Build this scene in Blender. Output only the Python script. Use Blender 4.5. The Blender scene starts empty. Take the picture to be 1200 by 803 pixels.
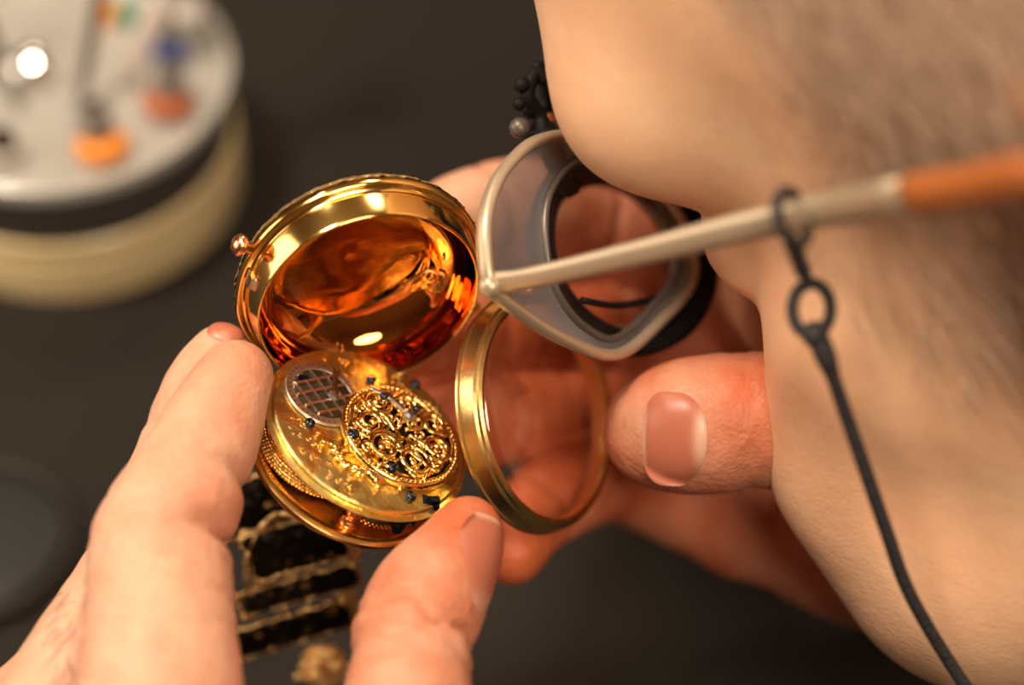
import bpy, math, random
import numpy as np
from mathutils import Matrix, Vector

random.seed(7); RNG = np.random.default_rng(7)
SC = bpy.context.scene
COL = SC.collection

# ------------------------------------------------------------------ camera
PITCH = math.radians(48.0)
CAM_H = 0.410
cam_d = bpy.data.cameras.new('camera'); cam = bpy.data.objects.new('camera', cam_d); COL.objects.link(cam)
cam.location = (0, 0, CAM_H); cam.rotation_euler = (math.pi/2 - PITCH, 0, 0)
cam_d.lens = 50.0; cam_d.sensor_width = 23.6; cam_d.sensor_fit = 'HORIZONTAL'
cam_d.clip_start = 0.02; cam_d.clip_end = 30
cam_d.dof.use_dof = True; cam_d.dof.focus_distance = 0.393; cam_d.dof.aperture_fstop = 2.7
cam_d.dof.aperture_blades = 8
SC.camera = cam

# ------------------------------------------------------------------ world, lights, exposure
w = bpy.data.worlds.new('world'); SC.world = w; w.use_nodes = True
w.node_tree.nodes['Background'].inputs[0].default_value = (1.0, 0.78, 0.56, 1)
w.node_tree.nodes['Background'].inputs[1].default_value = 0.10

def area_light(name, loc, target, size, power, color):
    l = bpy.data.lights.new(name, 'AREA'); l.shape = 'DISK'; l.size = size; l.energy = power; l.color = color
    o = bpy.data.objects.new(name, l); COL.objects.link(o); o.location = loc
    o.rotation_euler = (Vector(target) - Vector(loc)).to_track_quat('-Z', 'Y').to_euler()
    return o
area_light('key_lamp', (-0.42, 0.30, 1.15), (0.0, 0.28, 0.1), 0.26, 10.0, (1.0, 0.79, 0.62))
area_light('fill_lamp', (0.34, -0.52, 1.22), (0.08, 0.28, 0.1), 0.6, 11.5, (1.0, 0.80, 0.60))
area_light('side_fill_panel', (-1.30, 0.30, 0.55), (0.0, 0.28, 0.1), 0.9, 6.0, (1.0, 0.82, 0.64))  # added unseen panel, brightens the gold and the left of the fingers
area_light('back_lamp', (0.25, 1.35, 1.30), (0.0, 0.28, 0.1), 0.22, 5.0, (1.0, 0.76, 0.54))

pl = bpy.data.lights.new('glint_point', 'POINT'); pl.energy = 3.0; pl.shadow_soft_size = .012; pl.color = (1.0, .84, .66)  # added unseen point light, gives the metal small sparkles
po = bpy.data.objects.new('glint_point', pl); COL.objects.link(po); po.location = (-0.40, 0.80, 0.80)

SC.view_settings.view_transform = 'Standard'; SC.view_settings.look = 'None'
SC.view_settings.gamma = 1.0; SC.view_settings.use_curve_mapping = False
SC.view_settings.exposure = 0.42
SC.cycles.use_denoising = True
SC.cycles.max_bounces = 8; SC.cycles.sample_clamp_indirect = 6.0

# ------------------------------------------------------------------ frames and helpers
PX = 50.0 / 23.6 * 1200
SP, CP = math.sin(PITCH), math.cos(PITCH)
def c2w(p):                      # lens frame (x right, y up, z back; mm) -> room metres
    x, y, z = p
    return np.array([x, y*SP - z*CP, 1000*CAM_H + y*CP + z*SP]) * 0.001
def d2w(v):                      # the same for a direction
    x, y, z = v
    return np.array([x, y*SP - z*CP, y*CP + z*SP])
def at(u, v, d):                 # a spot seen at (u, v) that lies d mm away -> room metres
    return c2w(((u-600)/PX*d, (401.5-v)/PX*d, -d))

def unit(v):
    v = np.asarray(v, float); return v/np.linalg.norm(v)

def tag(o, label=None, cat=None, group=None, kind=None):
    if label: o['label'] = label
    if cat: o['category'] = cat
    if group: o['group'] = group
    if kind: o['kind'] = kind
    return o
def empty(name, loc=(0, 0, 0), **k):
    o = bpy.data.objects.new(name, None); COL.objects.link(o); o.location = Vector(loc); o.empty_display_size = .01
    return tag(o, **k)
def base_of(o):
    b = Vector((0, 0, 0))
    while o is not None:
        b += o.location; o = o.parent
    return b

class MB:
    """collects vertices and faces of one mesh (room metres)"""
    def __init__(s): s.v = []; s.f = []; s.n = 0
    def add(s, v, f):
        v = np.asarray(v, float).reshape(-1, 3)
        s.v.append(v); s.f += [tuple(int(i)+s.n for i in q) for q in f]; s.n += len(v); return s
    def build(s, name, mat, parent=None, smooth=True, **k):
        v = np.vstack(s.v)
        if parent is not None: v = v - np.array(base_of(parent))
        me = bpy.data.meshes.new(name); me.from_pydata(v.tolist(), [], s.f); me.update()
        if smooth: me.shade_smooth()
        if smooth == 'auto':
            try: me.set_sharp_from_angle(angle=math.radians(38))
            except Exception: pass
        me.materials.append(mat)
        o = bpy.data.objects.new(name, me); COL.objects.link(o)
        if parent is not None: o.parent = parent
        return tag(o, **k)

class Frame:
    """a local frame in mm sitting somewhere in the room"""
    def __init__(s, origin, e1, e2, e3, k=1.0): s.o = np.array(origin, float); s.R = np.stack([unit(e1), unit(e2), unit(e3)], 1); s.k = k
    def __call__(s, p): return s.o + (np.asarray(p, float).reshape(-1, 3)*0.001*s.k) @ s.R.T
    def shifted(s, p, rot=0.0):
        c, sn = math.cos(rot), math.sin(rot); e = s.R
        return Frame(s(p)[0], e[:, 0]*c+e[:, 1]*sn, -e[:, 0]*sn+e[:, 1]*c, e[:, 2], s.k)
ROOM = Frame((0, 0, 0), (1, 0, 0), (0, 1, 0), (0, 0, 1))

def lathe(mb, fr, prof, n=96, close=False, a0=0.0, a1=2*math.pi, rfun=None):
    full = abs(a1-a0-2*math.pi) < 1e-6
    m = n if full else n+1
    ang = a0 + (a1-a0)*np.arange(m)/n
    P = []
    for r, z in prof:
        rr = r*(rfun(ang, z) if rfun is not None else 1.0)
        P.append(np.stack([rr*np.cos(ang), rr*np.sin(ang), np.full(m, z)], 1))
    V = fr(np.concatenate(P)); F = []; k = len(prof)
    for i in range(k if close else k-1):
        j = (i+1) % k
        for a in range(m if full else m-1):
            b = (a+1) % m
            F.append((i*m+a, i*m+b, j*m+b, j*m+a))
    return mb.add(V, F)
def dense(prof, step=0.5):       # subdivide a profile
    out = [prof[0]]
    for a, b in zip(prof[:-1], prof[1:]):
        L = math.hypot(b[0]-a[0], b[1]-a[1]); n = max(1, int(L/step))
        out += [(a[0]+(b[0]-a[0])*t/n, a[1]+(b[1]-a[1])*t/n) for t in range(1, n+1)]
    return out
def curve_prof(pts, n=6):        # catmull-rom through profile points
    P = [np.array(p, float) for p in pts]; P = [2*P[0]-P[1]] + P + [2*P[-1]-P[-2]]; out = []
    for i in range(1, len(P)-2):
        for t in np.linspace(0, 1, n, endpoint=False):
            a, b, c, d = P[i-1:i+3]
            out.append(.5*((2*b)+(-a+c)*t+(2*a-5*b+4*c-d)*t*t+(-a+3*b-3*c+d)*t**3))
    out.append(P[-2]); return out
def tube(mb, fr, pts, rad, n=8, flat=None, closed=False, cap=True):
    """sweep a (flattened) circle; flat = (direction, factor)"""
    P = np.array([np.asarray(p, float) for p in pts]); k = len(P)
    R = np.full(k, rad, float) if np.isscalar(rad) else np.array(rad, float)
    T = np.zeros_like(P)
    for i in range(k):
        a = P[(i-1) % k] if (closed or i > 0) else P[i]; b = P[(i+1) % k] if (closed or i < k-1) else P[i]
        T[i] = unit(b-a)
    ref = np.array((0, 0, 1.0)) if abs(T[0][2]) < .9 else np.array((1.0, 0, 0))
    if flat is not None: ref = np.array(flat[0], float)
    rings = []
    for i in range(k):
        u = ref - T[i]*ref.dot(T[i])
        if np.linalg.norm(u) < 1e-6: u = np.cross(T[i], (0, 1, .3))
        u = unit(u); v = np.cross(T[i], u)
        if flat is None: ref = u
        fl = flat[1] if flat is not None else 1.0
        a = 2*np.pi*np.arange(n)/n
        rings.append(P[i] + R[i]*(np.cos(a)[:, None]*u*fl + np.sin(a)[:, None]*v))
    V = np.concatenate(rings); F = []
    for i in range(k if closed else k-1):
        j = (i+1) % k
        for a in range(n):
            b = (a+1) % n; F.append((i*n+a, i*n+b, j*n+b, j*n+a))
    if cap and not closed:
        V = np.vstack([V, P[0], P[-1]]); c0, c1 = k*n, k*n+1
        for a in range(n):
            b = (a+1) % n; F.append((b, a, c0)); F.append(((k-1)*n+a, (k-1)*n+b, c1))
    return mb.add(fr(V), F)
def ball(mb, fr, c, r, n=10, scale=(1, 1, 1)):
    V = [(0, 0, 1)]
    for i in range(1, n):
        th = math.pi*i/n
        for j in range(2*n):
            ph = math.pi*j/n; V.append((math.sin(th)*math.cos(ph), math.sin(th)*math.sin(ph), math.cos(th)))
    V.append((0, 0, -1)); m = 2*n; F = []
    for j in range(m):
        F.append((0, 1+j, 1+(j+1) % m)); F.append((len(V)-1, 1+(n-2)*m+(j+1) % m, 1+(n-2)*m+j))
        for i in range(n-2): F.append((1+i*m+j, 1+(i+1)*m+j, 1+(i+1)*m+(j+1) % m, 1+i*m+(j+1) % m))
    return mb.add(fr(np.array(V)*r*np.array(scale)+np.array(c)), F)
def box(mb, fr, c, s, rot=0.0):
    cx, cy, cz = c; a, b, d = s[0]/2, s[1]/2, s[2]/2; co, si = math.cos(rot), math.sin(rot)
    V = [(x, y, z) for z in (-d, d) for x, y in ((-a, -b), (a, -b), (a, b), (-a, b))]
    V = [(cx+x*co-y*si, cy+x*si+y*co, cz+z) for x, y, z in V]
    return mb.add(fr(V), [(3, 2, 1, 0), (4, 5, 6, 7), (0, 1, 5, 4), (1, 2, 6, 5), (2, 3, 7, 6), (3, 0, 4, 7)])
def spline(pts, n=8, closed=False):
    P = [np.asarray(p, float) for p in pts]
    P = [P[-1]]+P+[P[0], P[1]] if closed else [2*P[0]-P[1]]+P+[2*P[-1]-P[-2]]
    out = []
    for i in range(1, len(P)-2):
        for t in np.linspace(0, 1, n, endpoint=False):
            a, b, c, d = P[i-1:i+3]
            out.append(.5*((2*b)+(-a+c)*t+(2*a-5*b+4*c-d)*t*t+(-a+3*b-3*c+d)*t**3))
    if not closed: out.append(P[-2])
    return out

# ------------------------------------------------------------------ materials
def mat(name, color=(.5, .5, .5), rough=.5, metal=0.0, bump=None, vary=None, **kw):
    m = bpy.data.materials.new(name); m.use_nodes = True; nt = m.node_tree; b = nt.nodes['Principled BSDF']
    b.inputs['Base Color'].default_value = (*color, 1); b.inputs['Roughness'].default_value = rough; b.inputs['Metallic'].default_value = metal
    for k, v in kw.items(): b.inputs[k.replace('_', ' ')].default_value = v
    tc = nt.nodes.new('ShaderNodeTexCoord')
    if bump:
        h = None
        for scale, dist, kind in bump:
            t = nt.nodes.new('ShaderNodeTexVoronoi' if kind == 'v' else 'ShaderNodeTexNoise'); t.inputs['Scale'].default_value = scale
            if kind != 'v': t.inputs['Detail'].default_value = 4
            nt.links.new(tc.outputs['Object'], t.inputs['Vector'])
            bn = nt.nodes.new('ShaderNodeBump'); bn.inputs['Distance'].default_value = dist; bn.inputs['Strength'].default_value = 1.0
            nt.links.new(t.outputs[0], bn.inputs['Height'])
            if h: nt.links.new(h.outputs[0], bn.inputs['Normal'])
            h = bn
        nt.links.new(h.outputs[0], b.inputs['Normal'])
    if vary:                      # (scale, colour2, sharpness, rough2)
        scale, c2, sharp, r2 = vary
        t = nt.nodes.new('ShaderNodeTexNoise'); t.inputs['Scale'].default_value = scale; t.inputs['Detail'].default_value = 5
        nt.links.new(tc.outputs['Object'], t.inputs['Vector'])
        mr = nt.nodes.new('ShaderNodeMapRange'); mr.inputs[1].default_value = .5-sharp; mr.inputs[2].default_value = .5+sharp
        nt.links.new(t.outputs[0], mr.inputs[0])
        mx = nt.nodes.new('ShaderNodeMix'); mx.data_type = 'RGBA'; mx.inputs[6].default_value = (*color, 1); mx.inputs[7].default_value = (*c2, 1)
        nt.links.new(mr.outputs[0], mx.inputs[0]); nt.links.new(mx.outputs[2], b.inputs['Base Color'])
        if r2 is not None:
            m2 = nt.nodes.new('ShaderNodeMapRange'); m2.inputs[3].default_value = rough; m2.inputs[4].default_value = r2
            nt.links.new(mr.outputs[0], m2.inputs[0]); nt.links.new(m2.outputs[0], b.inputs['Roughness'])
    return m
def thin_glass(name, tint=(1, 1, 1), ior=1.5, rough=0.0, smear=None):
    m = bpy.data.materials.new(name); m.use_nodes = True; nt = m.node_tree; nt.nodes.remove(nt.nodes['Principled BSDF'])
    out = nt.nodes['Material Output']; tr = nt.nodes.new('ShaderNodeBsdfTransparent'); tr.inputs[0].default_value = (*tint, 1)
    gl = nt.nodes.new('ShaderNodeBsdfGlossy'); gl.inputs['Roughness'].default_value = rough
    lw = nt.nodes.new('ShaderNodeLayerWeight'); lw.inputs[0].default_value = .5
    pw = nt.nodes.new('ShaderNodeMath'); pw.operation = 'POWER'; pw.inputs[1].default_value = 4.5; nt.links.new(lw.outputs['Facing'], pw.inputs[0])
    fr = nt.nodes.new('ShaderNodeMapRange'); fr.inputs[3].default_value = ((ior-1)/(ior+1))**2; nt.links.new(pw.outputs[0], fr.inputs[0])
    mx = nt.nodes.new('ShaderNodeMixShader'); nt.links.new(fr.outputs[0], mx.inputs[0]); nt.links.new(tr.outputs[0], mx.inputs[1]); nt.links.new(gl.outputs[0], mx.inputs[2])
    nt.links.new(mx.outputs[0], out.inputs[0]); return m

GOLD = (1.0, .64, .20)
M = dict(
    gold_polish=mat('polished_gold', (1.0, .68, .22), .13, 1, bump=[(60, .00012, 'n')]),
    gold_bezel=mat('bezel_gold', (1.0, .73, .29), .25, 1, bump=[(70, .0002, 'n'), (1200, .00002, 'n')]),
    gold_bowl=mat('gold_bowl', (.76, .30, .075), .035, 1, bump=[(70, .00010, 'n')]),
    gold_satin=mat('satin_gold', (1.0, .66, .22), .22, 1, bump=[(900, .00002, 'n')], vary=(160, (.95, .52, .14), .15, .32)),
    gold_plate=mat('gilt_plate', (1.0, .74, .22), .26, 1, bump=[(170, .00035, 'n'), (520, .00014, 'n'), (2500, .00002, 'n')], vary=(230, (.62, .52, .22), .12, .42)),
    gold_emboss=mat('embossed_gold', (1.0, .70, .32), .38, 1, bump=[(650, .0005, 'v'), (1600, .0002, 'n')]),
    gold_carve=mat('carved_gilt', (1.0, .68, .22), .15, 1, bump=[(1500, .00012, 'n')]),
    copper=mat('copper', (.95, .45, .25), .25, 1),
    steel=mat('steel', (.62, .60, .58), .25, 1, bump=[(1500, .00003, 'n')]),
    silver=mat('silvered', (.74, .66, .58), .38, 1, bump=[(700, .00005, 'n')]),
    dark_ground=mat('dark_ground', (.035, .025, .014), .6, 0, Specular_IOR_Level=.08),
    blue_steel=mat('blued_steel', (.03, .05, .10), .18, .9),
    dark_metal=mat('dark_metal', (.05, .035, .02), .35, .8),
    crystal=thin_glass('watch_crystal', (.97, .96, .95), 1.75),
    lens=thin_glass('lens_glass', (.95, .93, .92), 1.6),
)

# ------------------------------------------------------------------ the setting
def slab(name, lo, hi, m, **k):
    mb = MB(); lo = np.array(lo)*1000; hi = np.array(hi)*1000
    box(mb, ROOM, (lo+hi)/2, hi-lo); return mb.build(name, m, smooth=False, **k)
m_wall = mat('wall_paint', (.50, .36, .22), .9, bump=[(40, .0005, 'n')])
m_floor = mat('floor_wood', (.12, .06, .03), .5, vary=(6, (.18, .09, .045), .2, .6))
m_ceil = mat('ceiling_paint', (.65, .52, .36), .9)
slab('floor', (-2.2, -2.2, -.80), (2.2, 2.6, -.75), m_floor, kind='structure')
slab('ceiling', (-2.2, -2.2, 1.80), (2.2, 2.6, 1.85), m_ceil, kind='structure')
slab('wall_left', (-2.25, -2.2, -.75), (-2.2, 2.6, 1.80), m_wall, kind='structure')
slab('wall_right', (2.2, -2.2, -.75), (2.25, 2.6, 1.80), m_wall, kind='structure')
slab('wall_far', (-2.2, 2.6, -.75), (2.2, 2.65, 1.80), m_wall, kind='structure')
slab('wall_near', (-2.2, -2.25, -.75), (2.2, -2.2, 1.80), m_wall, kind='structure')

m_cloth = mat('black_table_cover', (.019, .0162, .0132), .70, bump=[(900, .00012, 'n')], Specular_IOR_Level=.14)
m_leg = mat('table_leg', (.03, .03, .03), .4)
tab = empty('table', (-.15, .35, -.75), label='black covered table top under the hands, tool stand and dish', cat='table')
mb = MB(); fr = Frame((-.15, .35, 0), (1, 0, 0), (0, 1, 0), (0, 0, 1))
P = []
hx, hy, rc = 430, 520, 20
loop = []
for cx, cy, a0 in ((hx-rc, hy-rc, 0), (-hx+rc, hy-rc, 90), (-hx+rc, -hy+rc, 180), (hx-rc, -hy+rc, 270)):
    for q in range(5):
        a = math.radians(a0+q*22.5); loop.append((cx+rc*math.cos(a), cy+rc*math.sin(a)))
n = len(loop)
V = [(x, y, z) for z in (-24, -2) for x, y in loop] + [(x*.997, y*.997, 0) for x, y in loop]
F = [tuple(range(n-1, -1, -1)), tuple(range(2*n, 3*n))]
for k in range(2):
    for i in range(n): j = (i+1) % n; F.append((k*n+i, k*n+j, (k+1)*n+j, (k+1)*n+i))
mb.add(fr(V), F); mb.build('tabletop', m_cloth, tab, smooth=False)
for sx in (-1, 1):
    for sy in (-1, 1):
        mb = MB(); tube(mb, fr, [(sx*390, sy*480, -24), (sx*395, sy*485, -750)], [22, 16], 16); mb.build('leg', m_leg, tab, smooth='auto')

# ------------------------------------------------------------------ round tool stand
m_beige = mat('beige_lacquer', (.80, .66, .36), .32, bump=[(300, .00003, 'n')])
m_band = mat('dark_band', (.05, .045, .04), .6, bump=[(1500, .0002, 'n')])
m_dish = mat('brushed_dish', (.52, .52, .48), .22, .35, bump=[(250, .00004, 'n')])
m_rim = mat('dish_rim', (.62, .58, .52), .35, .3)
SX, SY = -.1168, .426
st = empty('tool_stand', (SX, SY, 0), label='round bench tool stand with beige base, dark band and grey dish', cat='tool stand')
fs = Frame((SX, SY, 0), (1, 0, 0), (0, 1, 0), (0, 0, 1))
mb = MB(); lathe(mb, fs, [(0, 0.2), (42, .2), (43.2, 1), (43.5, 3), (43.5, 13.5), (42.9, 14.2), (43.3, 15), (43.4, 20), (42.4, 21), (0, 21)], 128); mb.build('base', m_beige, st, smooth='auto')
mb = MB(); lathe(mb, fs, [(0, 21), (42.2, 21), (42.6, 21.5), (42.6, 36.5), (0, 36.5)], 128); mb.build('band', m_band, st, smooth='auto')
mb = MB(); lathe(mb, fs, [(0, 36.6), (43.6, 36.6), (44.8, 37.4), (45, 39.4), (44.4, 41), (43, 41.2), (42, 40.4), (41.5, 38.2), (40.5, 37.4), (0, 37.4)], 128); mb.build('dish', m_dish, st, smooth='auto')
STAND_Z = 37.5

def stand_xy(u, v, z=STAND_Z):   # where the ray through (u, v) meets height z (mm), in stand millimetres
    d = d2w(((u-600)/PX, (401.5-v)/PX, -1)); t = (z/1000-CAM_H)/d[2]; p = np.array([0, 0, CAM_H])+d*t
    return np.array([(p[0]-SX)*1000, (p[1]-SY)*1000])

m_knurl = mat('knurled_grey', (.30, .29, .27), .38, .8, bump=[(1400, .0004, 'v')])
m_orange = mat('orange_plastic', (.85, .28, .02), .35)
m_rust = mat('rust_plastic', (.42, .11, .03), .4)
m_blue = mat('blue_plastic', (.04, .12, .60), .35)
m_green = mat('green_plastic', (.05, .30, .18), .35)
m_palegrey = mat('pale_grey_plastic', (.42, .40, .37), .5)
m_chrome = mat('chrome', (.85, .83, .8), .04, 1)

def tool(name, u, v, lean, length, collar_m, label, r=3.6, collar=True, group='tools standing in the dish'):
    """short handle standing on the dish, leaning towards (lx, ly)"""
    x, y = stand_xy(u, v); up = unit((lean[0], lean[1], 1)); e1 = unit(np.cross((0, 1, 0.01), up)); e2 = np.cross(up, e1)
    fr = Frame(fs((x, y, STAND_Z+1.0))[0], e1, e2, up)
    t = empty(name, fr.o, label=label, cat='tool')
    if collar:
        mb = MB(); lathe(mb, fr, [(r*.5, -.2), (r*1.5, 0), (r*1.75, 1.2), (r*1.7, 3.6), (r*1.3, 4.4), (r*.5, 4.6)], 40); mb.build('collar', collar_m, t)
    mb = MB(); lathe(mb, fr, [(.1, 1.5), (r*.95, 1.6), (r, 3), (r, length*.72), (r*.8, length*.76), (r*.8, length*.8), (r*1.02, length*.83), (r*1.02, length*.97), (r*.8, length), (.05, length)], 32); mb.build('handle', m_knurl, t, smooth='auto')
    mb = MB(); lathe(mb, fr, [(.1, length-.1), (r*.55, length), (r*.6, length+.8), (r*.4, length+1.4), (.05, length+1.5)], 24); mb.build('swivel_cap', M['dark_metal'], t)
    return t
tool('precision_screwdriver', 122, 182, (-.10, .25), 13, m_orange, 'short grey knurled screwdriver in an orange collar, nearest the dish rim', 3.9)
tool('precision_screwdriver', 197, 132, (.10, .30), 14, m_rust, 'short grey knurled screwdriver in a rust brown collar at the dish side', 3.7)
tool('precision_screwdriver', 198, 72, (.05, .25), 10, m_blue, 'short grey knurled screwdriver in a bright blue collar', 2.6)

def rod(name, u0, v0, tip_dir, length, r0, r1, m, label):
    x, y = stand_xy(u0, v0); b = np.array((x, y, STAND_Z+.6)); d = unit(tip_dir)
    t = empty(name, fs(b)[0], label=label, cat='tool')
    mb = MB(); P = [b+d*length*q for q in np.linspace(0, 1, 9)]
    tube(mb, fs, P, [r0*.5, r0*.9, r0, r0, r0, r1, r1, r1, r1*.8], 20); mb.build('shaft', m, t)
    mb = MB(); e = b+d*length; tube(mb, fs, [e-d*.5, e+d*1.0, e+d*9, e+d*10.5], [r1*1.5, r1*1.9, r1*1.9, r1*1.1], 20); mb.build('handle_end', M['dark_metal'], t)
    return t
m_satin = mat('satin_silver', (.80, .74, .68), .38, .35)
m_dkrod = mat('dark_steel', (.20, .18, .16), .4, .6)
rod('bench_tool', 143, 98, (.62, .42, 1.0), 62, 3.2, 3.2, m_satin, 'thick satin silver tool rod leaning across the dish')
rod('bench_tool', 94, 124, (.28, .30, 1.0), 60, 1.7, 1.7, m_dkrod, 'slim grey tool rod standing left of the thick silver rod')
rod('bench_tool', 22, 128, (-.24, .32, 1.0), 60, 1.7, 1.7, m_dkrod, 'slim dark tool rod at the far left of the dish')

def knob(name, u, v, prof, m, label, cap=None, lean=(0, 0)):
    x, y = stand_xy(u, v); up = unit((lean[0], lean[1], 1)); e1 = unit(np.cross((0, 1, 0.01), up)); e2 = np.cross(up, e1)
    fr = Frame(fs((x, y, STAND_Z))[0], e1, e2, up); mb = MB(); lathe(mb, fr, prof, 40)
    o = mb.build(name, m, smooth='auto', label=label, cat='tool')
    o.data.transform(Matrix.Translation(-Vector(fr.o))); o.location = Vector(fr.o)
    if cap:
        mb = MB(); lathe(mb, fr, cap[0], 32); mb.build('cap', cap[1], o, smooth='auto')
    return o
knob('steel_knob', 44, 86, [(.05, 0), (3.2, .1), (3.4, 1), (2.2, 2.0), (2.2, 4.4), (4.6, 5.2), (5.0, 6.0), (4.9, 6.6), (4.0, 7.0), (3.0, 7.3), (2.0, 7.52), (1.0, 7.64), (.05, 7.68)], m_chrome, 'small shiny chrome knob with a bright glint in the dish', lean=(-.147, -.48))
knob('plastic_cap', 215, 40, [(.05, 0), (6.5, .2), (7, 1), (6.6, 8), (6.0, 9), (4.5, 9.2), (4.3, 7), (.05, 6.8)], m_palegrey, 'pale grey open cap at the far edge of the dish')
knob('plastic_cap', 190, 102, [(.05, 0), (5, .2), (5.2, 1), (4.8, 5.5), (4.2, 6), (.05, 6)], m_palegrey, 'low pale grey cap between the blue and rust collars', lean=(.1, .1))
knob('grinding_stone', 8, 186, [(.05, 0), (4.6, .2), (4.9, 1), (4.9, 4.5), (4.5, 5), (.05, 5)], m_palegrey, 'grey stub with a dark top at the near left of the dish', cap=([(.05, 5), (3.2, 5.05), (3.2, 8), (2.6, 8.6), (.05, 8.7)], M['dark_metal']))
knob('coloured_cap', 127, 22, [(.05, 0), (2.6, .1), (2.7, 4), (2.2, 5), (.05, 5)], m_orange, 'tiny orange cap behind the slim grey tool rod')
knob('coloured_cap', 150, 26, [(.05, 0), (2.4, .1), (2.5, 4), (2.0, 5), (.05, 5)], m_green, 'tiny green cap behind the thick silver rod')

# ------------------------------------------------------------------ round black dish, left
m_blackpl = mat('black_glazed', (.012, .013, .012), .45, Specular_IOR_Level=.3)
m_blackrim = mat('black_rim', (.012, .009, .006), .5, Specular_IOR_Level=.3)
d = d2w(((-22-600)/PX, (401.5-640)/PX, -1)); t = (-CAM_H)/d[2]; pc = np.array([0, 0, CAM_H])+d*t
fd = Frame((pc[0], pc[1], 0), (1, 0, 0), (0, 1, 0), (0, 0, 1))
dish = empty('round_dish', (pc[0], pc[1], 0), label='low round black lidded tin lying on the table beside the fingers', cat='tin')
mb = MB(); lathe(mb, fd, [(0, .1), (21.5, .1), (23.4, .6), (24, 1.6), (23.6, 2.8), (22.6, 3.3), (21.6, 3.0), (21.2, 2.4), (0, 2.4)], 96); mb.build('rim', m_blackrim, dish, smooth='auto')
mb = MB(); lathe(mb, fd, curve_prof([(0, 4.6), (8, 4.5), (15, 4.2), (19.0, 3.6), (20.4, 2.4)], 4), 96); mb.build('lid', m_blackpl, dish)

# ------------------------------------------------------------------ pocket watch
def cframe(origin_uvd, e1, e3):
    e3 = unit(e3); e1 = unit(np.array(e1) - e3*np.dot(e1, e3)); e2 = np.cross(e3, e1)
    return Frame(at(*origin_uvd), d2w(e1), d2w(e2), d2w(e3))
def disc_frame(uvd, major_deg, tilt_deg, side):
    """major axis direction and tilt of a disc; side = which way its face leans (+1: 90 deg anticlockwise of the major axis)"""
    a = math.radians(major_deg); t = math.radians(tilt_deg)
    e1 = np.array((math.cos(a), math.sin(a), 0)); q = np.array((-math.sin(a), math.cos(a), 0))*side
    return cframe(uvd, e1, q*math.sin(t)+np.array((0, 0, 1))*math.cos(t))

FB = disc_frame((423, 330, 400), 25, 47.5, -1)        # case bowl
FM = disc_frame((433, 504, 397), -35, 52.4, 1); FM.k = .94        # movement
FZ = disc_frame((619, 485, 414), -80, 55, 1)        # bezel and crystal
watch = empty('pocket_watch', FB.o, label='open antique gold pocket watch held in the fingers, movement swung out of its case', cat='pocket watch')

case_p = curve_prof([(0, -9.2), (8, -9.0), (15, -7.8), (20, -5.6), (22.8, -3.0), (23.5, -1.4)], 5)
mb = MB(); lathe(mb, FB, dense(case_p, .35), 220, rfun=lambda a, z: 1+.003*np.cos(24*a)+.003*np.cos(61*a)+.003*np.cos(97*a)); shell_o = mb.build('case_shell', M['gold_emboss'], watch)
mb = MB(); lathe(mb, FB, [(23.3, -1.6), (23.5, -.9), (23.5, -.1), (23.3, .35), (22.9, .45), (22.6, .42), (22.45, .15), (22.3, .42), (22.0, .5), (21.9, .9)], 192); lathe(mb, FB, curve_prof([(21.9, .9), (21.75, 2.2), (21.5, 3.8), (21.2, 5.4), (21.0, 6.1), (20.7, 6.3), (20.4, 6.0)], 5), 192)
rim_o = mb.build('case_rim', M['gold_polish'], watch)
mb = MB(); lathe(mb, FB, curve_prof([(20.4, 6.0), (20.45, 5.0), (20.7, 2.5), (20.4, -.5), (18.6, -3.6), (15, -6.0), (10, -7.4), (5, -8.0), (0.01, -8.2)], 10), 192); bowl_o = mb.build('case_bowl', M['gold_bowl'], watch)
# push button, catch, hinge of the case
a = math.radians(128.5); mb = MB()
fk = FB.shifted((24.6*math.cos(a), 24.6*math.sin(a), -.8), a)
tube(mb, fk, [(-1.5, 0, 0), (.2, 0, 0), (.6, 0, 0), (1.4, 0, 0), (2.1, 0, 0), (2.5, 0, 0)], [1.2, 1.2, 1.9, 2.1, 1.6, .4], 24); mb.build('push_button', M['copper'], watch)
a = math.radians(141); mb = MB(); fk = FB.shifted((21.6*math.cos(a), 21.6*math.sin(a), 1.9), a)
box(mb, fk, (.3, 0, 0), (1.3, 2.6, 2.4)); box(mb, fk, (-.4, 0, 1.5), (1.3, 2.0, .8)); mb.build('catch', M['steel'], watch, smooth=False)
mb = MB(); a = math.radians(-62); fk = FB.shifted((24.6*math.cos(a), 24.6*math.sin(a), 0), a+math.pi/2)
for q in range(5): lathe(mb, Frame(fk((-5+q*2.4, 0, 0))[0], fk.R[:, 2], fk.R[:, 1], fk.R[:, 0]), [(0, 0), (.9, .05), (1, .3), (1, 1.9), (.9, 2.2), (0, 2.3)], 20)
mb.build('hinge', M['gold_satin'], watch)

# bezel + crystal
bz = [(21.9, 0), (23.0, 0), (23.25, .3), (23.2, .8), (22.8, 1.0), (22.75, 1.3), (22.5, 3.8), (22.0, 4.2), (21.9, 4.7), (21.4, 5.1), (20.9, 5.1), (20.5, 4.8), (20.4, 4.2), (21.2, 3.8), (21.8, 1.0)]
mb = MB(); lathe(mb, FZ, bz, 192, close=True); bez = mb.build('bezel', M['gold_bezel'], watch, smooth='auto')
dome = [(20.3, 4.1), (19.6, 4.9), (18, 5.7), (15, 6.6), (11, 7.3), (6, 7.8), (0.01, 8.0)]
mb = MB(); lathe(mb, FZ, curve_prof(dome, 5), 128); lathe(mb, FZ, curve_prof([(20.3, 3.9), (19.5, 4.2), (17.8, 5.0), (14.8, 5.9), (11, 6.6), (6, 7.1), (0.01, 7.3)], 5)[::-1], 128); mb.build('crystal', M['crystal'], bez)
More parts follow.
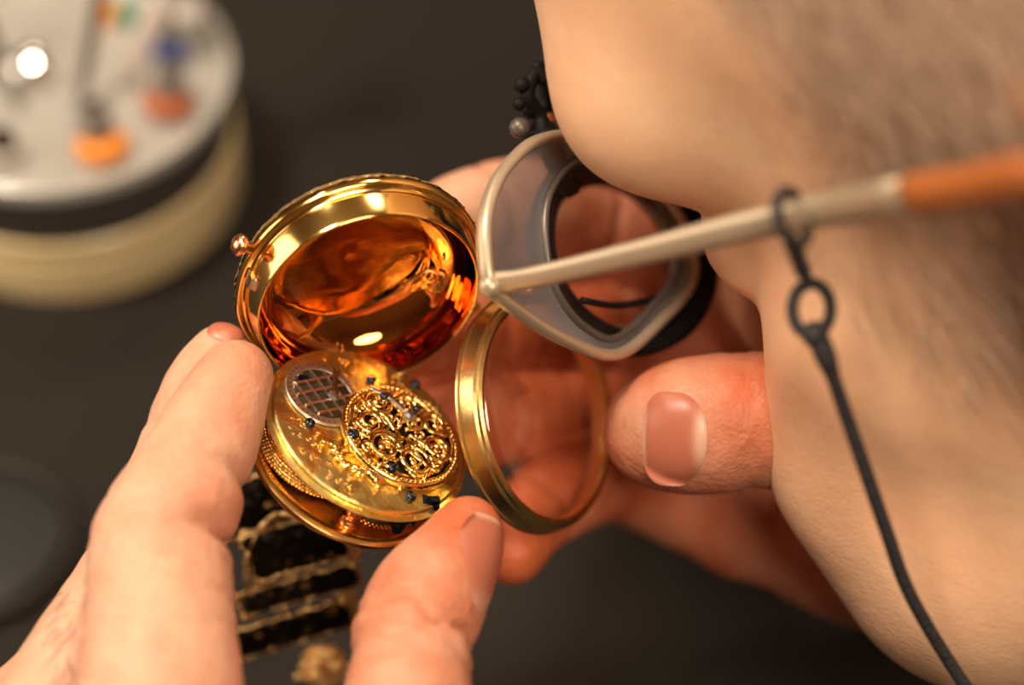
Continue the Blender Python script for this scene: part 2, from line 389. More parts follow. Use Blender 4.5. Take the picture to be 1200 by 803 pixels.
mb = MB(); a = math.radians(158); fk = FZ.shifted((24.2*math.cos(a), 24.2*math.sin(a), .8), a+math.pi/2)
for q in range(3): lathe(mb, Frame(fk((-3.6+q*2.4, 0, 0))[0], fk.R[:, 2], fk.R[:, 1], fk.R[:, 0]), [(0, 0), (.9, .05), (1, .3), (1, 1.9), (.9, 2.2), (0, 2.3)], 20)
mb.build('hinge', M['gold_satin'], watch)

# movement: dial plate, pillars, barrel and chain, wheels, top plate
mb = MB(); lathe(mb, FM, [(0.01, -8.4), (19.4, -8.4), (19.8, -8.1), (21.2, -8.1), (21.9, -8.6), (22.0, -9.2), (21.6, -9.8), (21.2, -10.0), (21.0, -10.6), (20.2, -11.0), (0.01, -11.0)], 192); mb.build('dial_plate', M['gold_satin'], watch, smooth='auto')
mb = MB(); lathe(mb, FM, curve_prof([(0.01, -.05), (10, 0), (18.6, 0), (19.7, -.05), (20.1, -.35), (20.1, -1.0), (19.8, -1.3), (0.01, -1.3)], 3), 192); plate = mb.build('top_plate', M['gold_plate'], watch, smooth='auto')
for deg in (-66, 22, 118, 205):
    a = math.radians(deg); f2 = FM.shifted((17.2*math.cos(a), 17.2*math.sin(a), -8.4), a); mb = MB()
    lathe(mb, f2, [(1.9, 0), (2.1, .4), (1.5, 1.0), (1.1, 1.6), (1.3, 2.4), (1.7, 3.0), (1.3, 3.8), (1.1, 5.2), (1.6, 6.4), (1.9, 6.8), (1.9, 7.1)], 32); mb.build('pillar', M['copper'], watch)
bx_, by_, br_ = -6.2, -4.6, 12.2
mb = MB(); lathe(mb, FM.shifted((bx_, by_, 0)), [(.01, -1.6), (8.2, -1.6), (8.3, -2.4), (8.9, -2.5), (8.9, -3.0), (8.2, -3.1), (8.2, -3.5), (br_-1.2, -3.6), (br_-.2, -4.0), (br_-.1, -8.0), (.01, -8.1)], 128); mb.build('barrel', M['gold_satin'], watch, smooth='auto')
mb = MB()
for row in range(4):
    nlk = 96
    for q in range(nlk):
        a = 2*math.pi*(q+.5*(row % 2))/nlk
        if not (math.radians(165) < a < math.radians(345)): continue
        f3 = FM.shifted((bx_+(br_+.15)*math.cos(a), by_+(br_+.15)*math.sin(a), -5.0-row*.80), a)
        ball(mb, f3, (0, 0, 0), .42, 4, (.85, 1.3, 1.0))
mb.build('fusee_chain', M['gold_carve'], watch)
for i in range(3):                                   # dark mainspring arbor rings seen between the plates
    mb = MB(); lathe(mb, FM.shifted((bx_, by_, 0)), [(9.4+i*.9, -1.7-i*.45), (9.8+i*.9, -1.75-i*.45), (9.8+i*.9, -2.1-i*.45), (9.4+i*.9, -2.1-i*.45)], 128, close=True); mb.build('spring_ring', M['dark_metal'], watch, smooth='auto')
def gear(mb, fr, r, z0, z1, teeth, depth=.6, spokes=4, rim=1.3, hub=1.4):
    n = teeth*4; pts = []
    for i in range(n):
        rr = r if (i % 4) in (1, 2) else r-depth
        a = 2*math.pi*i/n; pts.append((rr*math.cos(a), rr*math.sin(a)))
    inn = [((r-depth-rim)*math.cos(2*math.pi*i/n), (r-depth-rim)*math.sin(2*math.pi*i/n)) for i in range(n)]
    V = [(x, y, z1) for x, y in pts]+[(x, y, z0) for x, y in pts]+[(x, y, z1) for x, y in inn]+[(x, y, z0) for x, y in inn]; F = []
    for i in range(n):
        j = (i+1) % n; F += [(n+i, n+j, j, i), (i, j, 2*n+j, 2*n+i), (3*n+i, 3*n+j, n+j, n+i), (2*n+i, 2*n+j, 3*n+j, 3*n+i)]
    mb.add(fr(V), F)
    for k in range(spokes):
        a = math.pi*2*k/spokes+.3; L = r-depth-rim*.7; box(mb, fr, (L/2*math.cos(a), L/2*math.sin(a), (z0+z1)/2), (L, .7, (z1-z0)*.9), a)
    lathe(mb, fr, [(.01, z0-.2), (hub, z0-.2), (hub, z1+.3), (.01, z1+.3)], 24)
mb = MB(); fw = FM.shifted((8.6, -8.4, 0)); gear(mb, fw, 7.2, -6.6, -6.1, 48); mb.build('great_wheel', M['gold_satin'], watch, smooth=False)
mb = MB(); lathe(mb, fw, [(.01, -6.0)]+[(6.6-i*.33+(.25 if i % 2 else 0), -6.0+i*.3) for i in range(14)]+[(.01, -1.8)], 64); mb.build('fusee', M['dark_metal'], watch)
mb = MB(); gear(mb, FM.shifted((15.0, 1.5, 0)), 4.3, -3.2, -2.8, 30); mb.build('centre_wheel', M['gold_satin'], watch, smooth=False)
mb = MB(); f3 = FM.shifted((14.4, -12.0, -4.2), -.7); box(mb, f3, (0, 0, 0), (4.2, 1.6, 3.4)); box(mb, f3, (0, .9, 1.9), (5.6, 1.2, .7), .2); box(mb, f3, (-1.2, -1.0, -.8), (1.0, 2.4, .8)); mb.build('stop_work', M['blue_steel'], watch, smooth=False)
mb = MB(); f3 = FM.shifted((17.7, -6.6, .1), .5)
box(mb, f3, (0, 0, -.6), (3.6, 2.2, 1.2)); box(mb, f3, (.4, 0, .4), (2.2, 1.3, .8), .3); mb.build('latch_block', M['blue_steel'], watch, smooth=False)

# regulator dial: silvered plate with a barred lattice
fr_ = FM.shifted((-11.4, .3, 0))
mb = MB(); lathe(mb, fr_, [(.01, .1), (7.4, .1), (8.0, .15), (8.1, .55), (7.9, .8), (7.0, .85), (6.4, .8), (6.25, .55), (.01, .5)], 96); reg = mb.build('regulator_dial', M['silver'], watch, smooth='auto')
mb = MB(); lathe(mb, fr_, [(6.1, .52), (6.1, .58), (.01, .58)][::-1], 64); mb.build('lattice_ground', M['dark_ground'], reg)
fl = fr_.shifted((0, 0, 0), math.radians(60))
mb = MB()
for y in (-4.3, -1.9, .9, 3.4):
    L = math.sqrt(6.0**2-y*y); box(mb, fl, (0, y, .85), (2*L, .5, .55))
mb.build('lattice_bar', mat('rosy_gold', (.98, .66, .44), .36, 1), reg, smooth=False)
mb = MB()
for x in (-4.6, -2.0, .7, 3.2):
    L = math.sqrt(6.0**2-x*x); box(mb, fl, (x, 0, .80), (.42, 2*L, .5), .08)
mb.build('lattice_bar', M['silver'], reg, smooth=False)
mb = MB(); f4 = fr_.shifted((1.7, .9, 0)); lathe(mb, f4, [(.01, .6), (1.5, .7), (1.6, 1.2), (1.0, 1.5), (.9, 2.0), (.01, 2.1)], 28)
box(mb, f4, (-1.6, 3.2, 1.5), (.9, 6.2, .35), math.radians(26)); box(mb, f4, (-1.2, 3.6, 1.5), (.4, 6.6, .35), math.radians(20)); mb.build('regulator_hand', M['steel'], reg, smooth='auto')
for (x, y) in ((-5.0, .1),):
    mb = MB(); box(mb, fr_.shifted((x, y, .9), .6), (0, 0, 0), (1.9, 1.0, .5)); mb.build('index_block', M['blue_steel'], reg, smooth=False)
mb = MB()                                             # engraved ticks round the silvered ring
for q in range(40):
    a = 2*math.pi*q/40; box(mb, fr_, (7.3*math.cos(a), 7.3*math.sin(a), .86), (.55, .13, .06), a)
mb.build('scale_ticks', M['dark_metal'], reg, smooth=False)

# balance under its pierced cock
fc = FM.shifted((5.6, 1.9, 0))
mb = MB(); lathe(mb, fc, [(9.4, 1.0), (10.2, 1.0), (10.2, 1.5), (9.4, 1.5)], 96, close=True)
for k in range(3):
    a = 2*math.pi*k/3+.4; box(mb, fc, (4.8*math.cos(a), 4.8*math.sin(a), 1.25), (9.6, .8, .35), a)
bal = mb.build('balance_wheel', M['gold_satin'], watch, smooth='auto')
mb = MB(); lathe(mb, fc, [(.01, .05), (10.9, .05), (10.9, .12), (.01, .12)], 96); mb.build('balance_sink', M['dark_ground'], watch)
mb = MB(); lathe(mb, fc, [(12.5, .1), (12.6, 1.4), (12.4, 2.0), (11.9, 2.3), (11.2, 2.25), (10.9, 2.0), (10.9, 1.7), (11.0, .1)], 160, close=True, rfun=lambda a, z: 1+.004*np.cos(60*a)); cock = mb.build('balance_cock', M['gold_carve'], watch)
mb = MB()
for q in range(72):
    a = 2*math.pi*q/72; ball(mb, fc, (11.75*math.cos(a), 11.75*math.sin(a), 2.3), .36, 4, (1, 1, .8))
mb.build('beaded_edge', M['gold_carve'], cock)
def scroll(mb, cx, cy, r0, turns, start, hand=1, z=2.3, w=.62, tail=None):
    P = []; n = int(26*turns)
    for i in range(n+1):
        t = i/n; r = r0*(1-t)**.8+.35*r0*t*.6; a = start+hand*2*math.pi*turns*t
        P.append((cx+r*math.cos(a), cy+r*math.sin(a), z+.25*math.sin(t*3)))
    if tail: P = spline([tail, P[0], P[3]], 5)[:-4]+P
    R = [w*(.55+.45*math.sin(math.pi*min(1, .15+i/len(P)))) for i in range(len(P))]
    tube(mb, fc, P, R, 7); ball(mb, fc, P[-1], w*1.35, 5)
mb = MB()
big = [(-1.2, -6.2, 3.6, 0.6, 1), (4.9, -4.6, 3.7, 2.2, -1), (7.0, 2.0, 3.2, -1.8, 1), (3.8, 7.2, 3.1, 3.6, -1), (-3.0, 7.2, 3.0, -.6, 1), (-7.4, 3.4, 2.8, 1.2, -1), (-6.4, -2.6, 3.0, -2.6, 1)]
for cx, cy, r, s, h in big: scroll(mb, cx, cy, r, 1.55, s, h, tail=None)
for q in range(11):
    a = 2*math.pi*q/11+.3; scroll(mb, 9.4*math.cos(a), 9.4*math.sin(a), 1.5, 1.2, a+2, (-1)**q, z=2.2, w=.42)
for q in range(9):
    a = 2*math.pi*q/9; scroll(mb, 4.2*math.cos(a), 4.2*math.sin(a), 1.5, 1.3, a, (-1)**q, z=2.15, w=.4)
for q in range(46):
    a = RNG.uniform(0, 6.28); r = 10.4*math.sqrt(RNG.uniform(.05, 1)); ball(mb, fc, (r*math.cos(a), r*math.sin(a), RNG.uniform(2.0, 2.7)), RNG.uniform(.35, .75), 5, (1, 1.3, .8))
for q in range(7):                                    # stems that tie the scrollwork to the rim
    a = 2*math.pi*q/7+.2; P = spline([(1.6*math.cos(a+.5), 1.6*math.sin(a+.5), 2.2), (5.2*math.cos(a), 5.2*math.sin(a), 2.4), (8.2*math.cos(a+.25), 8.2*math.sin(a+.25), 2.3), (11.2*math.cos(a), 11.2*math.sin(a), 2.0)], 6)
    tube(mb, fc, P, [.55]*len(P), 6)
mb.build('scrollwork', M['gold_carve'], cock)
mb = MB(); f5 = fc.shifted((-.9, 5.0, 0)); tube(mb, f5, spline([(-9.6, .6, 2.6), (-5, 1.3, 2.9), (-1, .3, 3.0), (.8, 0, 3.0)], 6), [.55, .7]+[.9]*15+[1.2, 1.4], 8, flat=((0, 0, 1), .45)); mb.build('cap_spring', M['steel'], cock)
mb = MB(); lathe(mb, f5, [(.01, 4.2), (.9, 4.0), (1.5, 3.5), (1.7, 3.0), (1.6, 2.6), (.01, 2.5)], 9); mb.build('endstone', M['steel'], cock, smooth=False)
# foot of the cock and the slide beside it, lower edge of the plate
mb = MB(); ff = FM.shifted((-1.0, -10.6, 0))
for q in range(8):
    a = math.radians(200+q*20); scroll_pts = spline([(3.2*math.cos(a)+2, 3.2*math.sin(a)+2, .5), (5.2*math.cos(a+.2)+2, 3.8*math.sin(a+.2)+2, .9), (6.2*math.cos(a)+2, 4.6*math.sin(a)+2, .3)], 4)
    tube(mb, ff, scroll_pts, .5, 6)
lathe(mb, ff.shifted((2, 1.6, 0)), [(.01, .1), (4.4, .1), (4.2, .8), (3.0, 1.1), (2.6, .7), (.01, .7)], 40, rfun=lambda a, z: 1+.12*np.cos(7*a))
lathe(mb, FM.shifted((6.2, -10.0, 0)), [(.01, .05), (2.6, .05), (2.4, .9), (1.6, 1.6), (.01, 1.8)], 40, rfun=lambda a, z: 1+.07*np.cos(5*a))
mb.build('cock_foot', M['gold_carve'], cock)
mb = MB()
for (x, y, r) in ((7.9, -12.6, .75), (-5.5, -11.0, .8), (-7.4, -9.8, .5), (11.5, -9.4, .5)): ball(mb, FM, (x, y, .5), r, 7)
mb.build('steady_pin', M['gold_carve'], watch)
# engraving on the plate: shallow raised flourishes near the edges
mb = MB()
for q in range(64):
    a = math.radians(RNG.uniform(60, 175)) if q < 32 else math.radians(RNG.uniform(215, 285)); r = RNG.uniform(13.5, 18.8); s = RNG.uniform(.4, .9); h = RNG.choice([-1, 1])
    P = [(r*math.cos(a)+s*(1-t)*math.cos(h*6*t+q), r*math.sin(a)+s*(1-t)*math.sin(h*6*t+q), .02) for t in np.linspace(0, .9, 10)]
    tube(mb, FM, P, .13, 4)
mb.build('engraving', M['gold_polish'], plate)
for (x, y, z, r) in ((-5.8, 12.5, 0, 1.0), (1.8, 19.0, 0, 1.0), (-1.6, 7.0, 2.9, .9), (-9.9, -8.5, 0, 1.05), (-1.9, -6.2, 2.0, 1.15), (7.8, -7.6, 2.0, 1.25), (14.0, -9.2, 0, 1.05), (5.0, 9.4, 2.9, .75), (-18.4, -11.6, -8.1, 1.0)):
    f6 = FM.shifted((x, y, z), RNG.uniform(0, 3)); mb = MB()
    lathe(mb, f6, [(r*.8, -.2), (r, .1), (r, .55), (r*.9, .8), (r*.55, 1.0), (.01, 1.06)], 28); s = mb.build('screw', M['blue_steel'], watch)
    mb = MB(); box(mb, f6, (0, 0, 1.0), (r*1.7, r*.22, .16)); mb.build('slot', M['steel'], s, smooth=False)

# ------------------------------------------------------------------ skin surfaces from distance fields
class Field:
    """a distance field on a grid (mm, lens-frame coordinates); solids are blended into it"""
    def __init__(s, lo, hi, h):
        s.lo = np.array(lo, float); s.h = h; s.n = (np.ceil((np.array(hi)-s.lo)/h).astype(int)+1)
        s.V = np.full(tuple(s.n), 50.0, np.float32)
    def window(s, lo, hi):
        a = np.clip(np.floor((np.array(lo)-s.lo)/s.h).astype(int), 0, s.n-1); b = np.clip(np.ceil((np.array(hi)-s.lo)/s.h).astype(int)+1, 1, s.n)
        sl = tuple(slice(i, j) for i, j in zip(a, b))
        ax = [s.lo[k]+s.h*np.arange(a[k], b[k]) for k in range(3)]
        return sl, np.stack(np.meshgrid(*ax, indexing='ij'), -1).astype(np.float32)
    def put(s, fun, lo, hi, k=0.0, sub=False):
        sl, P = s.window(lo, hi)
        if P.size == 0: return
        d = fun(P); v = s.V[sl]
        if sub: s.V[sl] = -smin(-v, d, k); return
        s.V[sl] = smin(v, d, k)
    def sample(s, P):
        q = (np.asarray(P, float)-s.lo)/s.h; q = np.clip(q, 0, s.n-1.001); i = q.astype(int); f = q-i; r = 0
        for dx in (0, 1):
            for dy in (0, 1):
                for dz in (0, 1):
                    w_ = (f[:, 0] if dx else 1-f[:, 0])*(f[:, 1] if dy else 1-f[:, 1])*(f[:, 2] if dz else 1-f[:, 2])
                    r = r + w_*s.V[i[:, 0]+dx, i[:, 1]+dy, i[:, 2]+dz]
        return r
    def grad(s, P):
        e = s.h; return np.stack([s.sample(P+np.array(o)*e)-s.sample(P-np.array(o)*e) for o in ((1, 0, 0), (0, 1, 0), (0, 0, 1))], 1)
    def surface(s):
        V = s.V; ins = V < 0; nx, ny, nz = V.shape
        c = np.zeros((nx-1, ny-1, nz-1), np.uint8)
        for dx in (0, 1):
            for dy in (0, 1):
                for dz in (0, 1): c += ins[dx:nx-1+dx, dy:ny-1+dy, dz:nz-1+dz]
        I = np.argwhere((c > 0) & (c < 8)); idx = np.full(c.shape, -1, np.int64); idx[tuple(I.T)] = np.arange(len(I))
        acc = np.zeros((len(I), 3)); cnt = np.zeros(len(I))
        cor = [(a, b, d) for a in (0, 1) for b in (0, 1) for d in (0, 1)]
        for p in cor:
            for k in range(3):
                if p[k]: continue
                q = list(p); q[k] = 1
                va = V[I[:, 0]+p[0], I[:, 1]+p[1], I[:, 2]+p[2]]; vb = V[I[:, 0]+q[0], I[:, 1]+q[1], I[:, 2]+q[2]]
                m = (va < 0) != (vb < 0); t = np.where(m, va/np.where(m, va-vb, 1), 0)
                pt = np.tile(np.array(p, float), (len(I), 1)); pt[:, k] = t
                acc[m] += pt[m]; cnt[m] += 1
        P = s.lo+s.h*(I+acc/cnt[:, None]); quads = []
        for k in range(3):
            a1, a2 = (k+1) % 3, (k+2) % 3
            A = np.moveaxis(ins, (k, a1, a2), (0, 1, 2)); ID = np.moveaxis(idx, (k, a1, a2), (0, 1, 2))
            x = A[:-1] != A[1:]; E = np.argwhere(x[:, 1:-1, 1:-1]); i, j, l = E[:, 0], E[:, 1]+1, E[:, 2]+1
            q = np.stack([ID[i, j-1, l-1], ID[i, j, l-1], ID[i, j, l], ID[i, j-1, l]], 1); fl = ~A[i, j, l]
            q[fl] = q[fl][:, ::-1]; quads.append(q)
        Q = np.concatenate(quads); return P, Q[(Q >= 0).all(1)]
def smin(a, b, k):
    if k <= 0: return np.minimum(a, b)
    h = np.maximum(k-np.abs(a-b), 0)/k; return np.minimum(a, b)-h*h*k*.25
def cone(a, b, ra, rb):
    a = np.array(a, np.float32); b = np.array(b, np.float32); ba = b-a; L = float(ba@ba)+1e-9
    def f(P):
        t = np.clip(((P-a)@ba)/L, 0, 1); q = P-a-t[..., None]*ba
        return np.sqrt((q*q).sum(-1))-(ra+(rb-ra)*t)
    R = max(ra, rb); return f, np.minimum(a, b)-R, np.maximum(a, b)+R
def ellipsoid(c, axes, r):      # axes: 3x3 rows
    c = np.array(c, np.float32); A = np.array(axes, np.float32); r = np.array(r, np.float32)
    def f(P):
        q = (P-c)@A.T; k0 = np.sqrt(((q/r)**2).sum(-1)); k1 = np.sqrt(((q/(r*r))**2).sum(-1))+1e-9
        return k0*(k0-1)/k1
    R = float(r.max()); return f, c-R, c+R
def L3(u, v, d): return np.array([(u-600)/PX*d, (401.5-v)/PX*d, -d])

def make_finger(fld, joints, k=2.5, creases=(), pad=None):
    """joints (u, v, depth, radius in px there); returns joint points and radii in mm"""
    P = [L3(u, v, d) for u, v, d, r in joints]; R = [r*d/PX for u, v, d, r in joints]
    PP = spline(P, 3); RR = [float(x) for x in np.interp(np.linspace(0, len(R)-1, len(PP)), range(len(R)), R)]
    lo = np.min([p-r for p, r in zip(P, R)], 0)-6; hi = np.max([p+r for p, r in zip(P, R)], 0)+6
    sl, G = fld.window(lo, hi)
    if G.size == 0: return P, R
    d = None
    for a, b, ra, rb in zip(PP[:-1], PP[1:], RR[:-1], RR[1:]):
        x = cone(a, b, ra, rb)[0](G); d = x if d is None else smin(d, x, 1.2)
    for t, depth, width, wob, *sv in creases:
        i = min(int(t), len(P)-2); f = t-i; c = P[i]*(1-f)+P[i+1]*f
        T = unit(P[min(i+1, len(P)-1)]-P[i]) if 0 < f < 1 or i == 0 else unit(unit(P[i+1]-P[i])+unit(P[i]-P[i-1]))
        R0 = R[i]*(1-f)+R[i+1]*f; q = G-c.astype(np.float32); s_ = q@T.astype(np.float32)
        s2 = s_+wob*np.sin(q[..., 0]*.55+t*5)+.5*wob*np.sin(q[..., 1]*.9+t*11)
        rad = np.sqrt(np.maximum((q*q).sum(-1)-s_*s_, 0))
        wgt = 1.0
        if sv:
            v_ = unit(sv[0]).astype(np.float32); wgt = np.clip(.15+(q@v_)/(R0*.8), 0, 1)
        d = d+np.where(rad < R0*1.6, wgt*depth*np.exp(-(s2/width)**2), 0).astype(np.float32)
    return (sl, d, P, R)
def add_digits(fld, palm, digits, k=5.0):
    """palm: list of (fun, lo, hi); digits join the palm smoothly but stay apart from each other"""
    for f, lo, hi in palm: fld.put(f, lo-6, hi+6, 7.0)
    base = fld.V.copy()
    for dg in digits:
        sl, d = dg[0], dg[1]; fld.V[sl] = np.minimum(fld.V[sl], smin(base[sl], d, k))

SKIN = []       # (points, quads, tone) collected into one body mesh
def tone_of(P, tips, base=.25):
    t = np.full(len(P), base)
    for c, r, a in tips: t = np.maximum(t, base+a*np.exp(-(np.linalg.norm(P-np.array(c), axis=1)/r)**2))
    return t

def press(fld, fr, r, z0, z1, k=.6):
    """flesh gives way to a disc of the watch"""
    Wt = np.stack([np.array(d2w(e)) for e in np.eye(3)], 1).T          # room -> lens rotation
    o = (Wt@(fr.o*1000-np.array([0, 0, 1000*CAM_H]))).astype(np.float32); R = (Wt@fr.R).astype(np.float32)
    def f(P):
        q = (P-o)@R; rad = np.hypot(q[..., 0], q[..., 1])-r; zz = np.abs(q[..., 2]-(z0+z1)/2)-(z1-z0)/2
        return np.minimum(np.maximum(rad, zz), 0)+np.hypot(np.maximum(rad, 0), np.maximum(zz, 0))
    Rm = math.hypot(r, max(abs(z0), abs(z1)))+2; fld.put(f, o-Rm, o+Rm, k, True)
# ---- near hand (the fingers at the lower left)
lh = Field((-136, -178, -456), (24, 14, -332), .8)
index = [(276, 443, 390, 45), (250, 498, 386, 57), (223, 562, 380, 67), (190, 636, 374, 82), (187, 735, 366, 88), (180, 850, 360, 104), (140, 960, 360, 106)]
middle = [(259, 416, 403, 36), (235, 462, 402, 45), (200, 560, 398, 50), (165, 650, 392, 54), (116, 768, 382, 80), (60, 880, 376, 94), (25, 965, 376, 98)]
ring = [(250, 950, 415, 42), (190, 880, 418, 50), (110, 800, 412, 58), (40, 850, 400, 76), (-20, 960, 395, 90)]
pinky = [(240, 1030, 425, 36), (180, 980, 430, 42), (90, 920, 425, 48), (10, 930, 415, 62), (-60, 1010, 410, 78)]
thumb = [(549, 620, 385, 39), (532, 655, 383, 51), (505, 697, 380, 67), (485, 745, 375, 71), (480, 800, 369, 72), (466, 880, 364, 84), (440, 980, 366, 98)]
SD = (.9, -.3, -.1)
cr = [(3.05, 2.4, 1.9, .5, SD), (1.85, 1.7, 1.9, .4, SD), (3.05, .35, .8, .8), (3.3, .35, .8, .9), (2.75, .3, .7, .7), (1.4, .3, .8, .5), (3.8, .4, .9, .9), (3.55, .45, .8, .8), (4.1, .35, .8, .8)]
dg = [make_finger(lh, index, creases=cr), make_finger(lh, middle, creases=[(1.5, .3, .8, .4), (3.0, .5, 1., .5)]),
      make_finger(lh, ring), make_finger(lh, pinky),
      make_finger(lh, thumb, creases=[(3.12, .5, .6, 1.1), (3.48, .5, .6, 1.2), (2.95, .8, .8, 1.1), (3.3, 1.0, .9, .9), (3.65, .7, .8, .7), (2.72, .35, .7, .8), (3.95, .5, .9, .7), (4.25, .4, .9, .7)])]
def PC(a, b, ra, rb): return cone(L3(*a), L3(*b), ra, rb)
palm = [PC((140, 960, 360), (210, 1180, 372), 14, 17), PC((20, 960, 378), (180, 1190, 380), 14, 17), PC((-20, 960, 395), (170, 1190, 390), 13, 16), PC((-60, 1010, 410), (170, 1200, 395), 12, 15),
        PC((440, 980, 366), (300, 1150, 372), 14, 18), PC((140, 950, 370), (400, 1020, 376), 9, 10), PC((200, 1180, 376), (215, 1330, 376), 22, 22)]
add_digits(lh, palm, dg, 4.0)
for a_ in ((FB, 23.8, -4, .8), (FB, 22.2, -4, 6.5), (FB, 21, -9.4, 1), (FM, 20.3, -10.6, 1.6), (FM, 22.2, -10.6, -6.0)): press(lh, *a_)
P, Q = lh.surface()
SKIN.append((P, Q, tone_of(P, [(L3(290, 440, 385), 12, .35), (L3(555, 610, 380), 14, .85), (L3(475, 700, 370), 20, .5), (L3(265, 610, 375), 13, .35), (L3(420, 740, 375), 14, .3), (L3(480, 770, 370), 26, .4), (L3(515, 690, 380), 20, .55)], .12)))  # redder fingertips; extra red over the thumb paints shade into its colour

# ---- far hand (thumb at the right, fingers behind the watch)
rh = Field((-34, -82, -505), (122, 46, -384), .8)
thumb2 = [(773, 505, 411, 66), (806, 500, 408, 78), (845, 496, 407, 79), (885, 492, 407, 78), (960, 500, 411, 82), (1040, 525, 418, 92), (1110, 570, 424, 110)]
index2 = [(512, 268, 431, 47), (548, 258, 436, 56), (610, 248, 444, 62), (690, 262, 456, 66), (790, 300, 462, 74), (880, 350, 462, 82)]
middle2 = [(496, 398, 430, 50), (545, 384, 440, 56), (610, 378, 448, 60), (700, 382, 460, 64), (800, 410, 466, 72), (890, 450, 466, 80)]
ring2 = [(511, 496, 430, 57), (560, 490, 440, 60), (620, 485, 450, 61), (710, 482, 462, 64), (800, 500, 466, 70), (890, 520, 466, 80)]
pinky2 = [(601, 650, 424, 36), (618, 612, 432, 46), (655, 580, 440, 52), (720, 556, 452, 54), (800, 575, 458, 66), (880, 600, 456, 76)]
dg2 = [make_finger(rh, thumb2, creases=[(2.55, .4, .9, .7), (2.9, .5, .9, .9), (3.25, .3, .8, .8), (2.2, .2, .7, .7)]),
       make_finger(rh, index2, creases=[(1.3, .6, 1, .4), (3.0, .8, 1.2, .6)]), make_finger(rh, middle2, creases=[(1.3, .6, 1, .4), (3.0, .9, 1.2, .6), (2, .3, .9, .6)]),
       make_finger(rh, ring2, creases=[(1.4, .7, 1, .4), (3.0, .9, 1.2, .6), (2.2, .3, .9, .6)]), make_finger(rh, pinky2, creases=[(1.3, .6, 1, .4), (3.0, .8, 1.2, .6)])]
palm2 = [PC((880, 350, 464), (1180, 560, 470), 13, 18), PC((890, 450, 466), (1180, 590, 470), 13, 19), PC((890, 520, 466), (1180, 620, 468), 13, 18), PC((880, 610, 456), (1180, 680, 456), 12, 18),
         PC((1110, 570, 424), (1200, 640, 450), 17, 22), PC((1000, 630, 448), (1200, 690, 452), 17, 18), PC((1190, 620, 462), (1300, 660, 470), 26, 26)]
add_digits(rh, palm2, dg2, 4.0)
for a_ in ((FB, 23.8, -4, .8), (FB, 22.2, -4, 6.5), (FB, 21, -9.4, 1), (FM, 19.2, -10.6, .6), (FM, 20.9, -10.1, -7.5), (FZ, 23.5, -.2, 5.3)): press(rh, *a_)
P, Q = rh.surface()
SKIN.append((P, Q, -tone_of(P, [(L3(735, 490, 400), 11, .42), (L3(780, 425, 400), 10, .25), (L3(555, 225, 425), 22, .6)], 0)+tone_of(P, [ (L3(601, 650, 424), 16, .8), (L3(505, 515, 420), 20, .8), (L3(650, 460, 430), 40, .7), (L3(900, 480, 395), 20, .3), (L3(850, 620, 430), 50, .3)], .52)))  # strong red paints the head's shade into the skin, paler at lit tips

# ---- head
HS = 1.07                       # large head
az_, el_, phi = .70, .16, .27
UP = np.array((0, CP, SP)); F_ = np.array([-math.cos(el_)*math.cos(az_), -math.sin(el_), -math.cos(el_)*math.sin(az_)])
Lr = unit(np.cross(UP, F_)); Hr = np.cross(F_, Lr)
LX = Lr*math.cos(phi)+Hr*math.sin(phi); HX = Hr*math.cos(phi)-Lr*math.sin(phi)
HO = np.array((129., 43., -376.))
AX = np.stack([F_, LX, HX])
def hp(x, y, z): return HO+(F_*x+LX*y+HX*z)*HS
hd = Field(HO-165, HO+175, 2.0)
def hell(c, r, k, sub=False, rot=None):
    f, lo, hi = ellipsoid(hp(*c), AX, np.array(r)*HS); hd.put(f, lo-k-3, hi+k+3, k, sub)
def hcone(a, b, ra, rb, k, sub=False):
    f, lo, hi = cone(hp(*a), hp(*b), ra*HS, rb*HS); hd.put(f, lo-k-3, hi+k+3, k, sub)
hell((-8, 0, 48), (98, 78, 80), 0)
hell((48, 0, 62), (58, 64, 52), 14)
hell((36, 0, -10), (52, 62, 80), 18)
hcone((70, 0, -90), (10, 54, -58), 16, 17, 20); hcone((70, 0, -90), (10, -54, -58), 16, 17, 20)
hell((60, 32, -56), (27, 27, 30), 16); hell((60, -32, -56), (27, 27, 30), 16)
for s_ in (1, -1):
    hell((57, s_*42, -14), (19, 17, 18), 12)
    hcone((89, s_*12, 38), (80, s_*46, 38), 11, 11, 26)
    hell((99, s_*33, 6), (17, 17, 13), 12, True)
    hell((75, s_*32, 8), (11, 14, 11), 5)
    hell((72, s_*38, -34), (16, 18, 18), 14)
    hcone((82, s_*22, 2), (76, s_*42, 4), 3, 2.5, 4)
hcone((90, 0, 20), (103, 0, -14), 7, 8, 8); hell((103, 0, -17), (10, 9, 8), 5); hell((96, 10, -19), (9, 6, 7), 4); hell((96, -10, -19), (9, 6, 7), 4)
hell((83, 0, -46), (11, 24, 6.5), 5); hell((81, 0, -56), (12, 20, 7), 4); hcone((94, -22, -51), (94, 22, -51), 2.0, 2.0, 2, True); hell((78, 0, -84), (14, 18, 14), 12)
hcone((-30, 0, -25), (-62, 0, -140), 56, 60, 30)
for s_ in (1, -1):
    f, lo, hi = ellipsoid(hp(-12, s_*79, 4), AX, (19, 6, 33)); hd.put(f, lo-4, hi+4, 5)
    f, lo, hi = ellipsoid(hp(-10, s_*86, 7), AX, (11, 5, 21)); hd.put(f, lo-4, hi+4, 3, True)
P, Q = hd.surface()
SKIN.append((P, Q, tone_of(P, [(hp(112, 0, -18), 20, .4), (hp(70, 50, -15), 30, .2), (hp(-10, 80, 5), 30, .4), (hp(90, 0, -50), 22, .6)], .22)))
HEAD_P, HEAD_Q = P, Q

